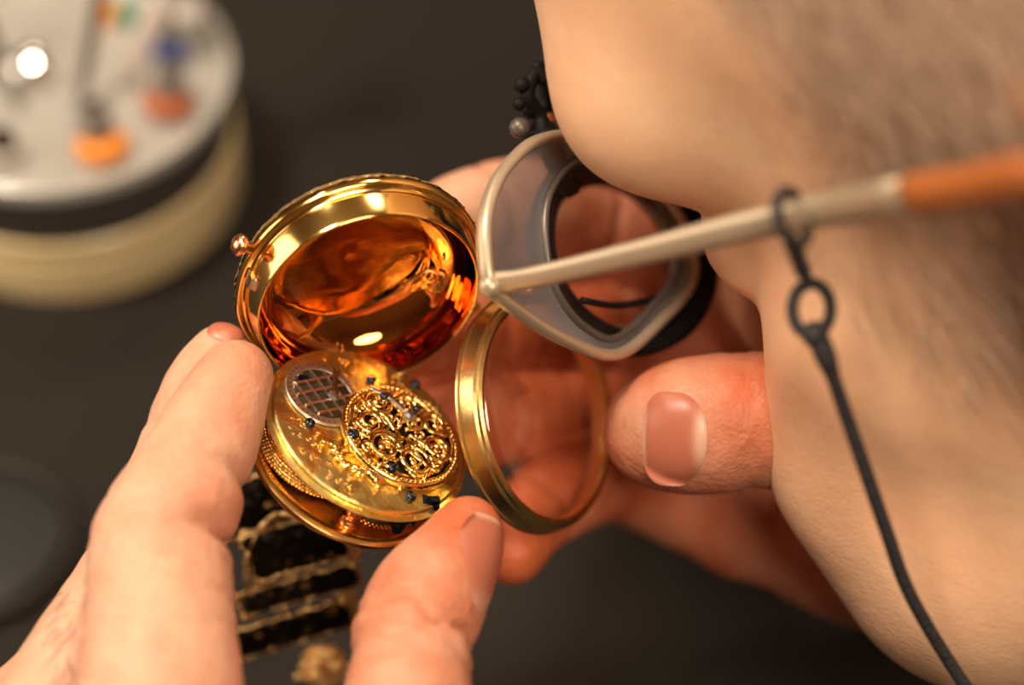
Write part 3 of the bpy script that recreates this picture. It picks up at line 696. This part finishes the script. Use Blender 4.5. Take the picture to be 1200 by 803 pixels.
def skin_mat(name, c1, c2, fine, coarse, scalp=False):
    m = bpy.data.materials.new(name); m.use_nodes = True; nt = m.node_tree; b = nt.nodes['Principled BSDF']
    b.inputs['Roughness'].default_value = .50; b.inputs['Specular IOR Level'].default_value = .38
    b.inputs['Subsurface Weight'].default_value = .25; b.inputs['Subsurface Radius'].default_value = (1, .35, .2); b.inputs['Subsurface Scale'].default_value = .003
    at_ = nt.nodes.new('ShaderNodeAttribute'); at_.attribute_name = 'tone'
    tc = nt.nodes.new('ShaderNodeTexCoord')
    no = nt.nodes.new('ShaderNodeTexNoise'); no.inputs['Scale'].default_value = 110 if not scalp else 45; no.inputs['Detail'].default_value = 5; nt.links.new(tc.outputs['Object'], no.inputs['Vector'])
    ma = nt.nodes.new('ShaderNodeMath'); ma.operation = 'MULTIPLY_ADD'; ma.inputs[1].default_value = .9; nt.links.new(no.outputs[0], ma.inputs[0])
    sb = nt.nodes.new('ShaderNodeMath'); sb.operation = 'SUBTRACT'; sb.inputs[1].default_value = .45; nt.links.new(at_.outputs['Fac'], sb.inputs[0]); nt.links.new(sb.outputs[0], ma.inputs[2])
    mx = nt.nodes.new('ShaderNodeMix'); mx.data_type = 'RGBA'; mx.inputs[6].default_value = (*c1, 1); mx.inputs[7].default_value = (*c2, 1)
    nt.links.new(ma.outputs[0], mx.inputs[0]); last = mx
    if scalp:
        a2 = nt.nodes.new('ShaderNodeAttribute'); a2.attribute_name = 'scalp'
        m2 = nt.nodes.new('ShaderNodeMix'); m2.data_type = 'RGBA'; m2.inputs[7].default_value = (.46, .27, .17, 1)
        nt.links.new(a2.outputs['Fac'], m2.inputs[0]); nt.links.new(mx.outputs[2], m2.inputs[6]); last = m2
    nt.links.new(last.outputs[2], b.inputs['Base Color'])
    v1 = nt.nodes.new('ShaderNodeTexVoronoi'); v1.inputs['Scale'].default_value = 1100; nt.links.new(tc.outputs['Object'], v1.inputs['Vector'])
    n1 = nt.nodes.new('ShaderNodeTexNoise'); n1.inputs['Scale'].default_value = 260; n1.inputs['Detail'].default_value = 5; nt.links.new(tc.outputs['Object'], n1.inputs['Vector'])
    b1 = nt.nodes.new('ShaderNodeBump'); b1.inputs['Distance'].default_value = fine; nt.links.new(v1.outputs[0], b1.inputs['Height'])
    b2 = nt.nodes.new('ShaderNodeBump'); b2.inputs['Distance'].default_value = coarse; b2.inputs['Strength'].default_value = .8; nt.links.new(n1.outputs[0], b2.inputs['Height']); nt.links.new(b1.outputs[0], b2.inputs['Normal'])
    nt.links.new(b2.outputs[0], b.inputs['Normal']); return m
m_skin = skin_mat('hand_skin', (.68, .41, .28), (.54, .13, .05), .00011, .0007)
m_face = skin_mat('face_skin', (.86, .58, .37), (.64, .26, .13), .00004, .0002, True)
q = (HEAD_P-HO)@AX.T/HS; X, Y, Z = q[:, 0], q[:, 1], q[:, 2]
edge = np.interp(Z, [-30, -15, 0, 22, 45, 60, 80, 95, 110], [22, 33, 36, 34, 33, 38, 58, 70, 60])
wob = 3*np.sin(Z*.35)+2*np.sin(Z*.9+Y*.3)
dens = 1/(1+np.exp(-(edge+wob-X)/3.5))
dens *= np.where(Z < 22, np.where(X > -2, .42*1/(1+np.exp(-(Z+14)/4)), (Z > -35)*(X < -28)), 1)
dens *= ~((np.abs(Y) > 76) & (Z < 38) & (X < 4) & (X > -34))

def to_room(P): 
    return np.stack([P[:, 0], P[:, 1]*SP-P[:, 2]*CP, 1000*CAM_H+P[:, 1]*CP+P[:, 2]*SP], 1)*.001
VV, QQ, TT, off = [], [], [], 0
for P, Q, T in SKIN:
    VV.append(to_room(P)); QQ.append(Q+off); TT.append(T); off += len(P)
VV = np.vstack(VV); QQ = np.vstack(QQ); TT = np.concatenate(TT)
me = bpy.data.meshes.new('person'); me.vertices.add(len(VV)); me.vertices.foreach_set('co', VV.astype(np.float32).ravel())
me.loops.add(len(QQ)*4); me.loops.foreach_set('vertex_index', QQ.astype(np.int32).ravel())
me.polygons.add(len(QQ)); me.polygons.foreach_set('loop_start', np.arange(0, len(QQ)*4, 4, dtype=np.int32))
me.update(calc_edges=True); me.validate(); me.shade_smooth(); me.materials.append(m_skin); me.materials.append(m_face)
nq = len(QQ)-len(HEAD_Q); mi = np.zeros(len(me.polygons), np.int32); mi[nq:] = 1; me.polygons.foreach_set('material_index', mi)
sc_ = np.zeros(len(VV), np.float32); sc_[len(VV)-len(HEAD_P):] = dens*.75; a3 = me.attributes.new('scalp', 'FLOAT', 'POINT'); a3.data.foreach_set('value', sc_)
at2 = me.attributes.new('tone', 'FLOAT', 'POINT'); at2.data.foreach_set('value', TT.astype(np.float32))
person = bpy.data.objects.new('person', me); COL.objects.link(person)
tag(person, 'older person with short grey hair bending close over an open watch held in both hands', 'person')
sm = person.modifiers.new('smooth', 'SMOOTH'); sm.factor = .5; sm.iterations = 2

# ---- fingernails
m_nail = bpy.data.materials.new('nail'); m_nail.use_nodes = True; nt = m_nail.node_tree; b = nt.nodes['Principled BSDF']
b.inputs['Roughness'].default_value = .36; b.inputs['Subsurface Weight'].default_value = .2; b.inputs['Subsurface Radius'].default_value = (1, .4, .25); b.inputs['Subsurface Scale'].default_value = .002
at_ = nt.nodes.new('ShaderNodeAttribute'); at_.attribute_name = 'tone'
mx = nt.nodes.new('ShaderNodeMix'); mx.data_type = 'RGBA'; mx.inputs[6].default_value = (.46, .15, .09, 1); mx.inputs[7].default_value = (.74, .46, .33, 1)
nt.links.new(at_.outputs['Fac'], mx.inputs[0]); nt.links.new(mx.outputs[2], b.inputs['Base Color'])
def l2r(P): return to_room(np.asarray(P, float).reshape(-1, 3))
def nail(fld, centre, tip, normal, hl, hw, lunula=1.0):
    """a nail plate that follows the fingertip: centre, tip direction and outward normal in lens coordinates, half length and width in mm"""
    n = unit(normal); t = unit(np.array(tip)-n*np.dot(tip, n)); s = np.cross(n, t)
    nr, na = 14, 56; V = [(0.0, 0.0, 0.0)]
    for i in range(1, nr+1):
        rho = i/nr
        for j in range(na):
            a = 2*math.pi*j/na; c, q = math.cos(a), math.sin(a)
            e = 2/3.4 if c > 0 else 1.0; e2_ = 2/3.0 if c > 0 else 2/2.3
            V.append((rho*math.copysign(abs(c)**e, c)*hl, rho*math.copysign(abs(q)**e2_, q)*hw, rho))
    V = np.array(V); C = np.array(centre, float)
    P = C+V[:, :1]*t+V[:, 1:2]*s
    N = np.tile(n, (len(P), 1))
    P = P+n*10; trav = np.zeros(len(P))
    for _ in range(60):
        d = np.clip(fld.sample(P), -1, 1)*.8; d = np.where(trav+d > 12.5, 0, d); trav += d; P = P-N*d[:, None]
    G = fld.grad(P); G = G/(np.linalg.norm(G, axis=1)[:, None]+1e-9); G = .5*G+.5*n; G /= np.linalg.norm(G, axis=1)[:, None]
    rho = V[:, 2]; tipness = V[:, 0]/hl
    hgt = .45-.63*rho**7+.25*np.clip(tipness, 0, 1)*(rho**4)
    P = P+G*hgt[:, None]
    F = [(0, 1+j, 1+(j+1) % na) for j in range(na)]
    for i in range(nr-1):
        for j in range(na):
            k = (j+1) % na; F.append((1+i*na+j, 1+(i+1)*na+j, 1+(i+1)*na+k, 1+i*na+k))
    mb = MB(); mb.add(l2r(P), F); o = mb.build('fingernail', m_nail, person)
    lun = np.exp(-(((V[:, 0]+hl*.95)/(hl*.42))**2+(V[:, 1]/(hw*.75))**2)**2)*lunula
    free = np.clip((tipness-.86)/.08, 0, 1)*.8
    a = o.data.attributes.new('tone', 'FLOAT', 'POINT'); a.data.foreach_set('value', np.clip(lun+free, 0, 1).astype(np.float32)); return o
nail(rh, L3(792, 514, 398), (-1, .02, -.12), (-.12, .03, 1), 6.1, 8.9, .9)
NC = unit((.74, -.10, .66)); nail(lh, L3(533, 654, 383)+NC*6.5, (.30, .92, -.2), NC, 8.6, 5.8, .5)
nail(lh, L3(264, 393, 401), (.25, .8, -.35), (.15, .75, .5), 3.4, 3.6, .4)

# ---- hair
m_hair = mat('grey_hair', (.36, .235, .15), .55, vary=(1500, (.66, .50, .38), .25, None))
NN = hd.grad(HEAD_P); NN /= (np.linalg.norm(NN, axis=1)[:, None]+1e-9)
near = np.where(Y > -10, 1, .25)
pr = dens*near; pr = pr/pr.sum(); NH = 50000
pick = RNG.choice(len(pr), NH, p=pr)
root = HEAD_P[pick]+RNG.normal(size=(NH, 3))*.9; nrm = NN[pick]
flow = np.tile(-F_*.35-HX*.9, (NH, 1))+RNG.normal(size=(NH, 3))*.2
flow -= nrm*(flow*nrm).sum(1)[:, None]; flow /= np.linalg.norm(flow, axis=1)[:, None]
Ln = RNG.uniform(5, 11, NH); side = np.cross(flow, nrm)
segs = []
for k, (tt, wd) in enumerate(((0, .24), (.4, .22), (.75, .16), (1.0, .04))):
    c = root+nrm*(Ln*(.42*tt-.16*tt*tt)-.4)[:, None]+flow*(Ln*(.35*tt+.45*tt*tt))[:, None]
    segs += [c-side*wd*.6, c+side*wd*.6]
V = np.stack(segs, 1).reshape(-1, 3); base_i = np.arange(NH)[:, None]*8
QF = np.concatenate([base_i+np.array([[2*k, 2*k+1, 2*k+3, 2*k+2]]) for k in range(3)])
me = bpy.data.meshes.new('hair'); VR = to_room(V); me.vertices.add(len(VR)); me.vertices.foreach_set('co', VR.astype(np.float32).ravel())
me.loops.add(len(QF)*4); me.loops.foreach_set('vertex_index', QF.astype(np.int32).ravel()); me.polygons.add(len(QF)); me.polygons.foreach_set('loop_start', np.arange(0, len(QF)*4, 4, dtype=np.int32))
me.update(calc_edges=True); me.materials.append(m_hair); hair = bpy.data.objects.new('hair', me); COL.objects.link(hair); hair.parent = person; hair['kind'] = 'stuff'
for s_ in (1, -1):                                    # eyes under the brow
    fe = Frame(l2r(hp(75.0, s_*32, 6.5))[0], d2w(AX[1]), d2w(AX[2]), d2w(AX[0]))
    mb = MB(); ball(mb, fe, (0, 0, 0), 11*HS, 12); mb.build('eye', mat('eye_white', (.8, .74, .7), .1), person)

m_ah = mat('dark_hair', (.06, .035, .02), .5); mb = MB()       # fine hairs on the back of the near hand
for k in range(34):
    u0, v0 = RNG.uniform(66, 104), RNG.uniform(690, 800); p0 = L3(u0, v0, 345); rd = unit(p0)
    for _ in range(60): p0 = p0+rd*np.clip(lh.sample(p0[None])[0], -1, 1)*.8
    if lh.sample(p0[None])[0] > .3: continue
    g = lh.grad(p0[None])[0]; g = unit(g); dr = unit(np.array((-.25, -.9, 0))+RNG.normal(size=3)*.25); dr = unit(dr-g*np.dot(dr, g))
    tube(mb, ROOM, to_room(np.array([p0-g*.2, p0+g*.35+dr*1.6, p0+g*.5+dr*3.4, p0+g*.4+dr*RNG.uniform(4.6, 6)]))*1000, [.05, .045, .04, .012], 4)
ah = mb.build('hand_hair', m_ah, person); ah['kind'] = 'stuff'

# ---- shirt: trunk, sleeves
m_shirt = mat('dark_shirt', (.035, .035, .045), .85, bump=[(700, .0004, 'v'), (25, .004, 'n')])
def r2l(p):
    p = np.array(p, float)-np.array([0, 0, 1000*CAM_H]); return np.array([p[0], p[1]*SP+p[2]*CP, -p[1]*CP+p[2]*SP])
sh = Field(r2l((190, 290, 20))-np.array([330, 460, 420]), r2l((190, 290, 20))+np.array([470, 420, 400]), 6.0)
def rc(a, b, ra, rb, k=25):
    f, lo, hi = cone(r2l(a), r2l(b), ra, rb); sh.put(f, lo-k, hi+k, k)
wl = r2l((0, 0, 0)); WL = to_room(L3(215, 1330, 376)[None])[0]*1000; WR = to_room(L3(1300, 660, 470)[None])[0]*1000
WL = WL+np.array([22, -14, 2]); WR = WR+np.array([24, 24, 2])
WL[2] = 34; WR[2] = 34; rc(WL, (150, -10, 42), 28, 36, 6); rc((150, -10, 42), (355, 125, 130), 36, 56, 10); rc(WR, (235, 525, 42), 28, 36, 6); rc((235, 525, 42), (365, 500, 130), 36, 56, 10)
rc((365, 150, 130), (375, 480, 130), 66, 66, 40); rc((400, 310, 120), (450, 310, -260), 108, 135, 30); rc((400, 240, 60), (440, 240, -260), 88, 110, 30); rc((400, 380, 60), (440, 380, -260), 88, 110, 30)
P, Q = sh.surface(); mb = MB(); mb.add(to_room(P), Q.tolist()); shirt = mb.build('shirt', m_shirt, person); shirt['label'] = 'dark long-sleeved shirt'

# ------------------------------------------------------------------ spectacles
m_spec = mat('pale_gold_metal', (.50, .41, .29), .36, .5)
m_gun = mat('gunmetal_edge', (.13, .115, .10), .4, .5)
m_tip = mat('amber_tip', (.42, .13, .03), .3)
m_blk = mat('matt_black', (.006, .006, .007), .6, Specular_IOR_Level=.2)
HINGE = L3(575, 336, 379)
def on_plane(u, v, ahead=0.0):                        # the lens plane of the spectacles, facing forward from the eyes
    r = np.array(((u-600)/PX, (401.5-v)/PX, -1)); t = np.dot(HINGE+F_*ahead, F_)/np.dot(r, F_); return r*t
LENS = Frame((0, 0, 0), (1, 0, 0), (0, 1, 0), (0, 0, 1))   # used with room millimetres
def mmr(P): return to_room(np.asarray(P, float).reshape(-1, 3))*1000
pts = [(575, 336), (568, 294), (569, 254), (579, 220), (595, 194), (627, 166), (672, 160), (722, 182), (770, 222), (802, 272), (810, 328), (772, 378), (722, 416), (660, 398), (606, 364)]
INNER = [(643, 318), (638, 288), (637, 258), (641, 232), (652, 210), (668, 194), (692, 186), (728, 195), (764, 227), (787, 272), (794, 318), (762, 362), (720, 397), (682, 382), (656, 351)]
m_bev = mat('smoky_lens_bevel', (.25, .25, .27), .15, .2, Alpha=.72)
loop = [on_plane(*p) for p in pts]
def mirror(p):
    q = AX@(np.asarray(p)-HO); q[1] = -q[1]; return HO+q@AX
spec = empty('eyeglasses', to_room(HINGE[None])[0], label='pale gold wire eyeglasses with brown temple tip worn by the person', cat='eyeglasses')
fwd = d2w(F_)
for mir in (False, True):
    lp = [mirror(p) for p in loop] if mir else loop
    L = spline(lp, 6, closed=True)
    mb = MB(); tube(mb, LENS, mmr(L), 1.15, 10, flat=(fwd, 1.4), closed=True); rim = mb.build('lens_rim', m_spec, spec)
    c = np.mean(L, 0); ip = [on_plane(*q_, 1.2) for q_ in INNER]; inner = spline([mirror(x_) for x_ in ip] if mir else ip, 6, closed=True)
    mb = MB(); tube(mb, LENS, mmr(inner), .75, 8, flat=(fwd, 1.6), closed=True); mb.build('lens_edge', m_gun, rim)
    n0 = len(L); L1 = [L[i]*.5+inner[i]*.5+F_*.9 for i in range(n0)]; mb = MB(); V = np.concatenate([to_room(np.array(x_)) for x_ in (L, L1, inner)])
    mb.add(V, [(k*n0+j, k*n0+(j+1) % n0, (k+1)*n0+(j+1) % n0, (k+1)*n0+j) for k in (0, 1) for j in range(n0) if not 34 <= j < 58]); mb.build('lens_bevel', m_bev, rim)
    nL = len(inner); mb = MB(); rings = [inner]+[[c+(p-c)*s_+F_*(1-s_*s_)*3 for p in inner] for s_ in (.8, .6, .4, .2)]
    V = np.concatenate([to_room(np.array(r_)) for r_ in rings]+[to_room((c+F_*3)[None])]); F = []
    for k in range(4):
        for j in range(nL): F.append((k*nL+j, k*nL+(j+1) % nL, (k+1)*nL+(j+1) % nL, (k+1)*nL+j))
    for j in range(nL): F.append((4*nL+j, 4*nL+(j+1) % nL, 5*nL))
    mb.add(V, F); mb.build('lens', M['lens'], rim)
    T = [HINGE-F_*.5-LX*1, L3(640, 322, 371), L3(760, 294, 359), L3(860, 268, 349), L3(960, 245, 338), L3(1065, 224, 320), L3(1140, 212, 309), L3(1225, 198, 296)]
    e = T[-1]; hook = [e-F_*8-HX*4, e-F_*18-HX*14-LX*3, e-F_*24-HX*28-LX*6]
    T = T[:3]+[t_+LX*k_ for t_, k_ in zip(T[3:], (.5, 1, 1.5, 2, 2))]+[t_+LX*4 for t_ in hook]
    if mir: T = [mirror(p) for p in T]
    if not mir: T0 = T
    L2 = mmr(spline(T[:6], 6)); mb = MB(); tube(mb, LENS, L2, np.interp(range(len(L2)), [0, 3, 8, len(L2)], [2.4, 2.0, 2.1, 3.2]), 12, flat=(d2w(LX), .5)); mb.build('temple', m_spec, spec)
    L2 = mmr(spline(T[5:], 6)); mb = MB(); tube(mb, LENS, L2, [2.4]+[3.3]*(len(L2)-3)+[3.0, 1.8], 12, flat=(d2w(LX), .6)); tp = mb.build('temple_tip', m_tip, spec); tp['label'] = 'amber brown plastic temple tip'
    hg = mirror(HINGE) if mir else HINGE; mb = MB(); ball(mb, LENS, mmr(hg)[0], 2.3, 8, (1, 1, 1)); mb.build('hinge', m_spec, spec)
A = loop[8]; B = mirror(A); mb = MB(); L2 = mmr(spline([A, (A*.7+B*.3)+F_*2+HX*2, (A*.3+B*.7)+F_*2+HX*2, B], 6)); tube(mb, LENS, L2, 1.2, 8); mb.build('bridge', m_spec, spec)

# ------------------------------------------------------------------ loupe clipped in front of the near lens
AXL = unit((-.50, -.22, -.84)); fL = cframe((716, 300, 426), unit(np.cross((0, 1, 0), AXL)), AXL)
loupe = empty('eye_loupe', fL.o, label='round black watchmaker loupe clipped onto the near eyeglass lens', cat='loupe')
mb = MB(); lathe(mb, fL, [(17.2, -7), (20.2, -7.5), (21.0, -6.8), (21.2, -4), (19.6, -3), (18.4, 0), (18.0, 2), (16.4, 2.4), (14.8, 2.2), (14.6, 1), (15.2, -1), (15.6, -4), (16.4, -6)], 72, close=True); mb.build('barrel', m_blk, loupe)
mb = MB(); lathe(mb, fL, curve_prof([(14.9, .6), (12, 1.4), (7, 2.2), (.01, 2.6)], 4), 64); mb.build('lens', M['lens'], loupe)
mb = MB(); lathe(mb, fL, [(14.9, -.4), (14.9, .4), (14.3, .4), (14.3, -.4)], 72, close=True); mb.build('lens_ring', m_spec, loupe)
mb = MB()
tube(mb, LENS, mmr(spline([on_plane(640, 176, 3), on_plane(634, 140, 5), on_plane(618, 112, 5), on_plane(628, 86, 4), on_plane(640, 96, 3)], 6)), 1.5, 8)
tube(mb, LENS, mmr(spline([on_plane(622, 170, 6), on_plane(640, 130, 8), on_plane(642, 92, 6)], 6)), 1.7, 8)
tube(mb, LENS, mmr(spline([on_plane(636, 150, 4), on_plane(652, 190, 6), on_plane(668, 222, 8)], 6)), 2.4, 8)
mb.build('clip', m_blk, loupe)
for (uu, vv, aa, r_, mm_) in ((609, 150, 5, 2.0, m_gun), (645, 166, 3, 1.7, M['copper']), (642, 140, 6, 1.5, M['copper']), (622, 128, 6, 1.9, m_blk), (608, 122, 5, 1.3, m_blk), (630, 80, 5, 1.5, m_blk), (612, 100, 5, 1.6, m_blk), (640, 84, 5, 1.6, m_blk)):
    mb = MB(); ball(mb, LENS, mmr(on_plane(uu, vv, aa))[0], r_, 8); mb.build('clip_knob', mm_, loupe)
mb = MB(); tube(mb, LENS, mmr(spline([on_plane(682, 352, 3), on_plane(720, 358, 3), on_plane(760, 352, 3), on_plane(792, 338, 3)], 5)), .75, 6); mb.build('wire_arm', m_blk, loupe)

# ------------------------------------------------------------------ spectacle cord
m_cord = mat('black_cord', (.015, .015, .017), .6, bump=[(1800, .0003, 'v')])
cord = empty('eyeglass_cord', to_room(L3(950, 365, 357)[None])[0], label='thin black cord hanging from the eyeglass temple down the cheek', cat='cord')
mb = MB(); ta = unit(T0[4]-T0[3]); a0 = T0[3]+.74*(T0[4]-T0[3]); ea = unit(LX-ta*np.dot(LX, ta)); eb = np.cross(ta, ea)
loopp = [a0+ea*3.7*math.cos(t)+eb*4.4*math.sin(t)+ea*.6 for t in np.linspace(0, 2*math.pi, 14)[:-1]]
tube(mb, LENS, mmr(spline(loopp, 3, closed=True)), .95, 8, closed=True)
for k in range(7):
    p = L3(927+k*2.6, 282+k*6.5, 344+k*1.1); ball(mb, LENS, mmr(p)[0], 1.5 if k % 2 else 1.25, 6)
mb.build('temple_loop', m_cord, cord)
mb = MB(); c = L3(951, 362, 353); ring_ = [c+np.array((3.1*math.cos(t), 4.2*math.sin(t), .4*math.cos(t))) for t in np.linspace(0, 2*math.pi, 21)[:-1]]
tube(mb, LENS, mmr(ring_), 1.05, 8, closed=True); mb.build('ring', m_cord, cord)
mb = MB(); L2 = mmr(spline([L3(956, 390, 353), L3(970, 425, 354), L3(990, 482, 358), L3(1012, 545, 362), L3(1038, 620, 367), L3(1068, 700, 373), L3(1130, 803, 380), L3(1200, 900, 380), L3(1330, 1000, 372)], 6))
tube(mb, LENS, L2, [1.9]*6+[1.7, 1.5]+[1.25]*(len(L2)-8), 8); mb.build('strand', m_cord, cord)
mb = MB(); ball(mb, LENS, mmr(L3(955, 392, 353))[0], 2.3, 8, (1, 1, 1)); mb.build('slider', m_cord, cord)

# ------------------------------------------------------------------ chatelaine hanging behind the movement
m_plq = mat('dark_plaque', (.50, .26, .07), .3, .6, bump=[(500, .0005, 'v')], vary=(330, (.010, .007, .005), .06, .35))
for n_ in m_plq.node_tree.nodes:
    if n_.type == 'MAP_RANGE' and abs(n_.inputs[1].default_value-.44) < .01: n_.inputs[1].default_value = .31; n_.inputs[2].default_value = .39
m_trim = mat('chased_gold', (.95, .62, .26), .3, 1, bump=[(700, .0006, 'v')])
chat = empty('chatelaine', at(345, 660, 432), label='dark plaque chain with scalloped gold edges hanging behind the watch movement', cat='chatelaine')
def plaque(u, v, d, deg, wd, ht, tilt):
    a = math.radians(deg); e1 = (math.cos(a), math.sin(a), 0); fr = cframe((u, v, d), e1, (.25*math.sin(tilt), -math.sin(tilt), math.cos(tilt)))
    n = 20; L = []
    for i in range(4*n):
        k, t = divmod(i, n); t = t/n; sc = .55*abs(math.sin(t*math.pi*(5 if k % 2 == 0 else 3)))
        L.append([(-wd/2+wd*t, -ht/2-sc), (wd/2+sc, -ht/2+ht*t), (wd/2-wd*t, ht/2+sc), (-wd/2-sc, ht/2-ht*t)][k])
    N = len(L); V = [(x, y, -.5) for x, y in L]+[(x, y, .3) for x, y in L]+[(x*.86, y*.8, .9) for x, y in L]+[(0, 0, 1.1), (0, 0, -.5)]; F = []
    for k in (0, 1):
        for i in range(N): j = (i+1) % N; F.append((k*N+i, k*N+j, (k+1)*N+j, (k+1)*N+i))
    for i in range(N): j = (i+1) % N; F.append((2*N+i, 2*N+j, 3*N)); F.append((j, i, 3*N+1))
    mb = MB(); mb.add(fr(V), F); o = mb.build('plaque', m_plq, chat, smooth='auto')
    mb = MB(); tube(mb, fr, [(x, y, .35+.15*math.sin(i*1.3)) for i, (x, y) in enumerate(L)], [.22+.12*abs(math.sin(i*.8)) for i in range(N)], 6, closed=True); mb.build('gold_edge', m_trim, o)
    for x, y in ((-wd/2, -ht/2), (-wd/2, ht/2), (wd/2, -ht/2), (wd/2, ht/2), (-wd/5, -ht/2)):
        mb = MB(); ball(mb, fr, (x, y, .6), RNG.uniform(.7, 1.05), 6); mb.build('bead', m_trim, o)
    return fr
plaque(293, 592, 430, 20, 15, 10, .3)
plaque(352, 638, 427, 17, 21, 10.5, .5)
plaque(350, 690, 432, 17, 24, 6.4, .75)
plaque(340, 737, 436, 19, 25, 7.6, .7)
mb = MB(); L2 = [at(u, v, d)*1000 for u, v, d in ((418, 622, 424), (412, 650, 430), (405, 672, 433), (408, 700, 436), (414, 722, 438))]
for i, p in enumerate(spline(L2, 3)):
    tt = np.linspace(0, 2*math.pi, 11)[:-1]; ax_ = (np.array((1, 0, .2)), np.array((0, .6, .8))) if i % 2 else (np.array((.3, .7, 0)), np.array((0, .5, .9)))
    tube(mb, ROOM, [p+1.7*math.cos(t)*ax_[0]+1.7*math.sin(t)*ax_[1] for t in tt], .45, 6, closed=True)
mb.build('link_chain', m_trim, chat)
mb = MB(); L2 = spline([at(u, v, d)*1000 for u, v, d in ((345, 603, 422), (322, 604, 423), (303, 622, 424), (291, 650, 426), (289, 680, 428), (296, 700, 430))], 8)
tube(mb, ROOM, L2, [.3+.35*abs(math.sin(i*.55)) for i in range(len(L2))], 6); mb.build('scalloped_wire', m_trim, chat)
# ornament at the end of the chain
fo = cframe((379, 782, 446), (1, 0, 0), (0, .2, 1)); orn = empty('gold_ornament', fo.o, label='small round granulated gold ornament lying below the dark plaques', cat='ornament')
mb = MB(); lathe(mb, fo, [(.01, -1.5), (3.8, -1.4), (4.6, -.4), (4.4, .6), (3.2, 1.4), (.01, 1.7)], 40, rfun=lambda a, z: 1+.06*np.cos(8*a)); disc_ = mb.build('disc', m_trim, orn)
mb = MB()
for r_, n_ in ((4.2, 12), (2.7, 8), (1.2, 4)):
    for i in range(n_): a = 2*math.pi*i/n_; ball(mb, fo, (r_*math.cos(a), r_*math.sin(a), 1.9-r_*.25), .85, 5)
ball(mb, fo, (5.6, -.6, 0), 1.4, 6); ball(mb, fo, (-5.0, -2.2, -.2), 1.1, 6); mb.build('granules', m_trim, orn)
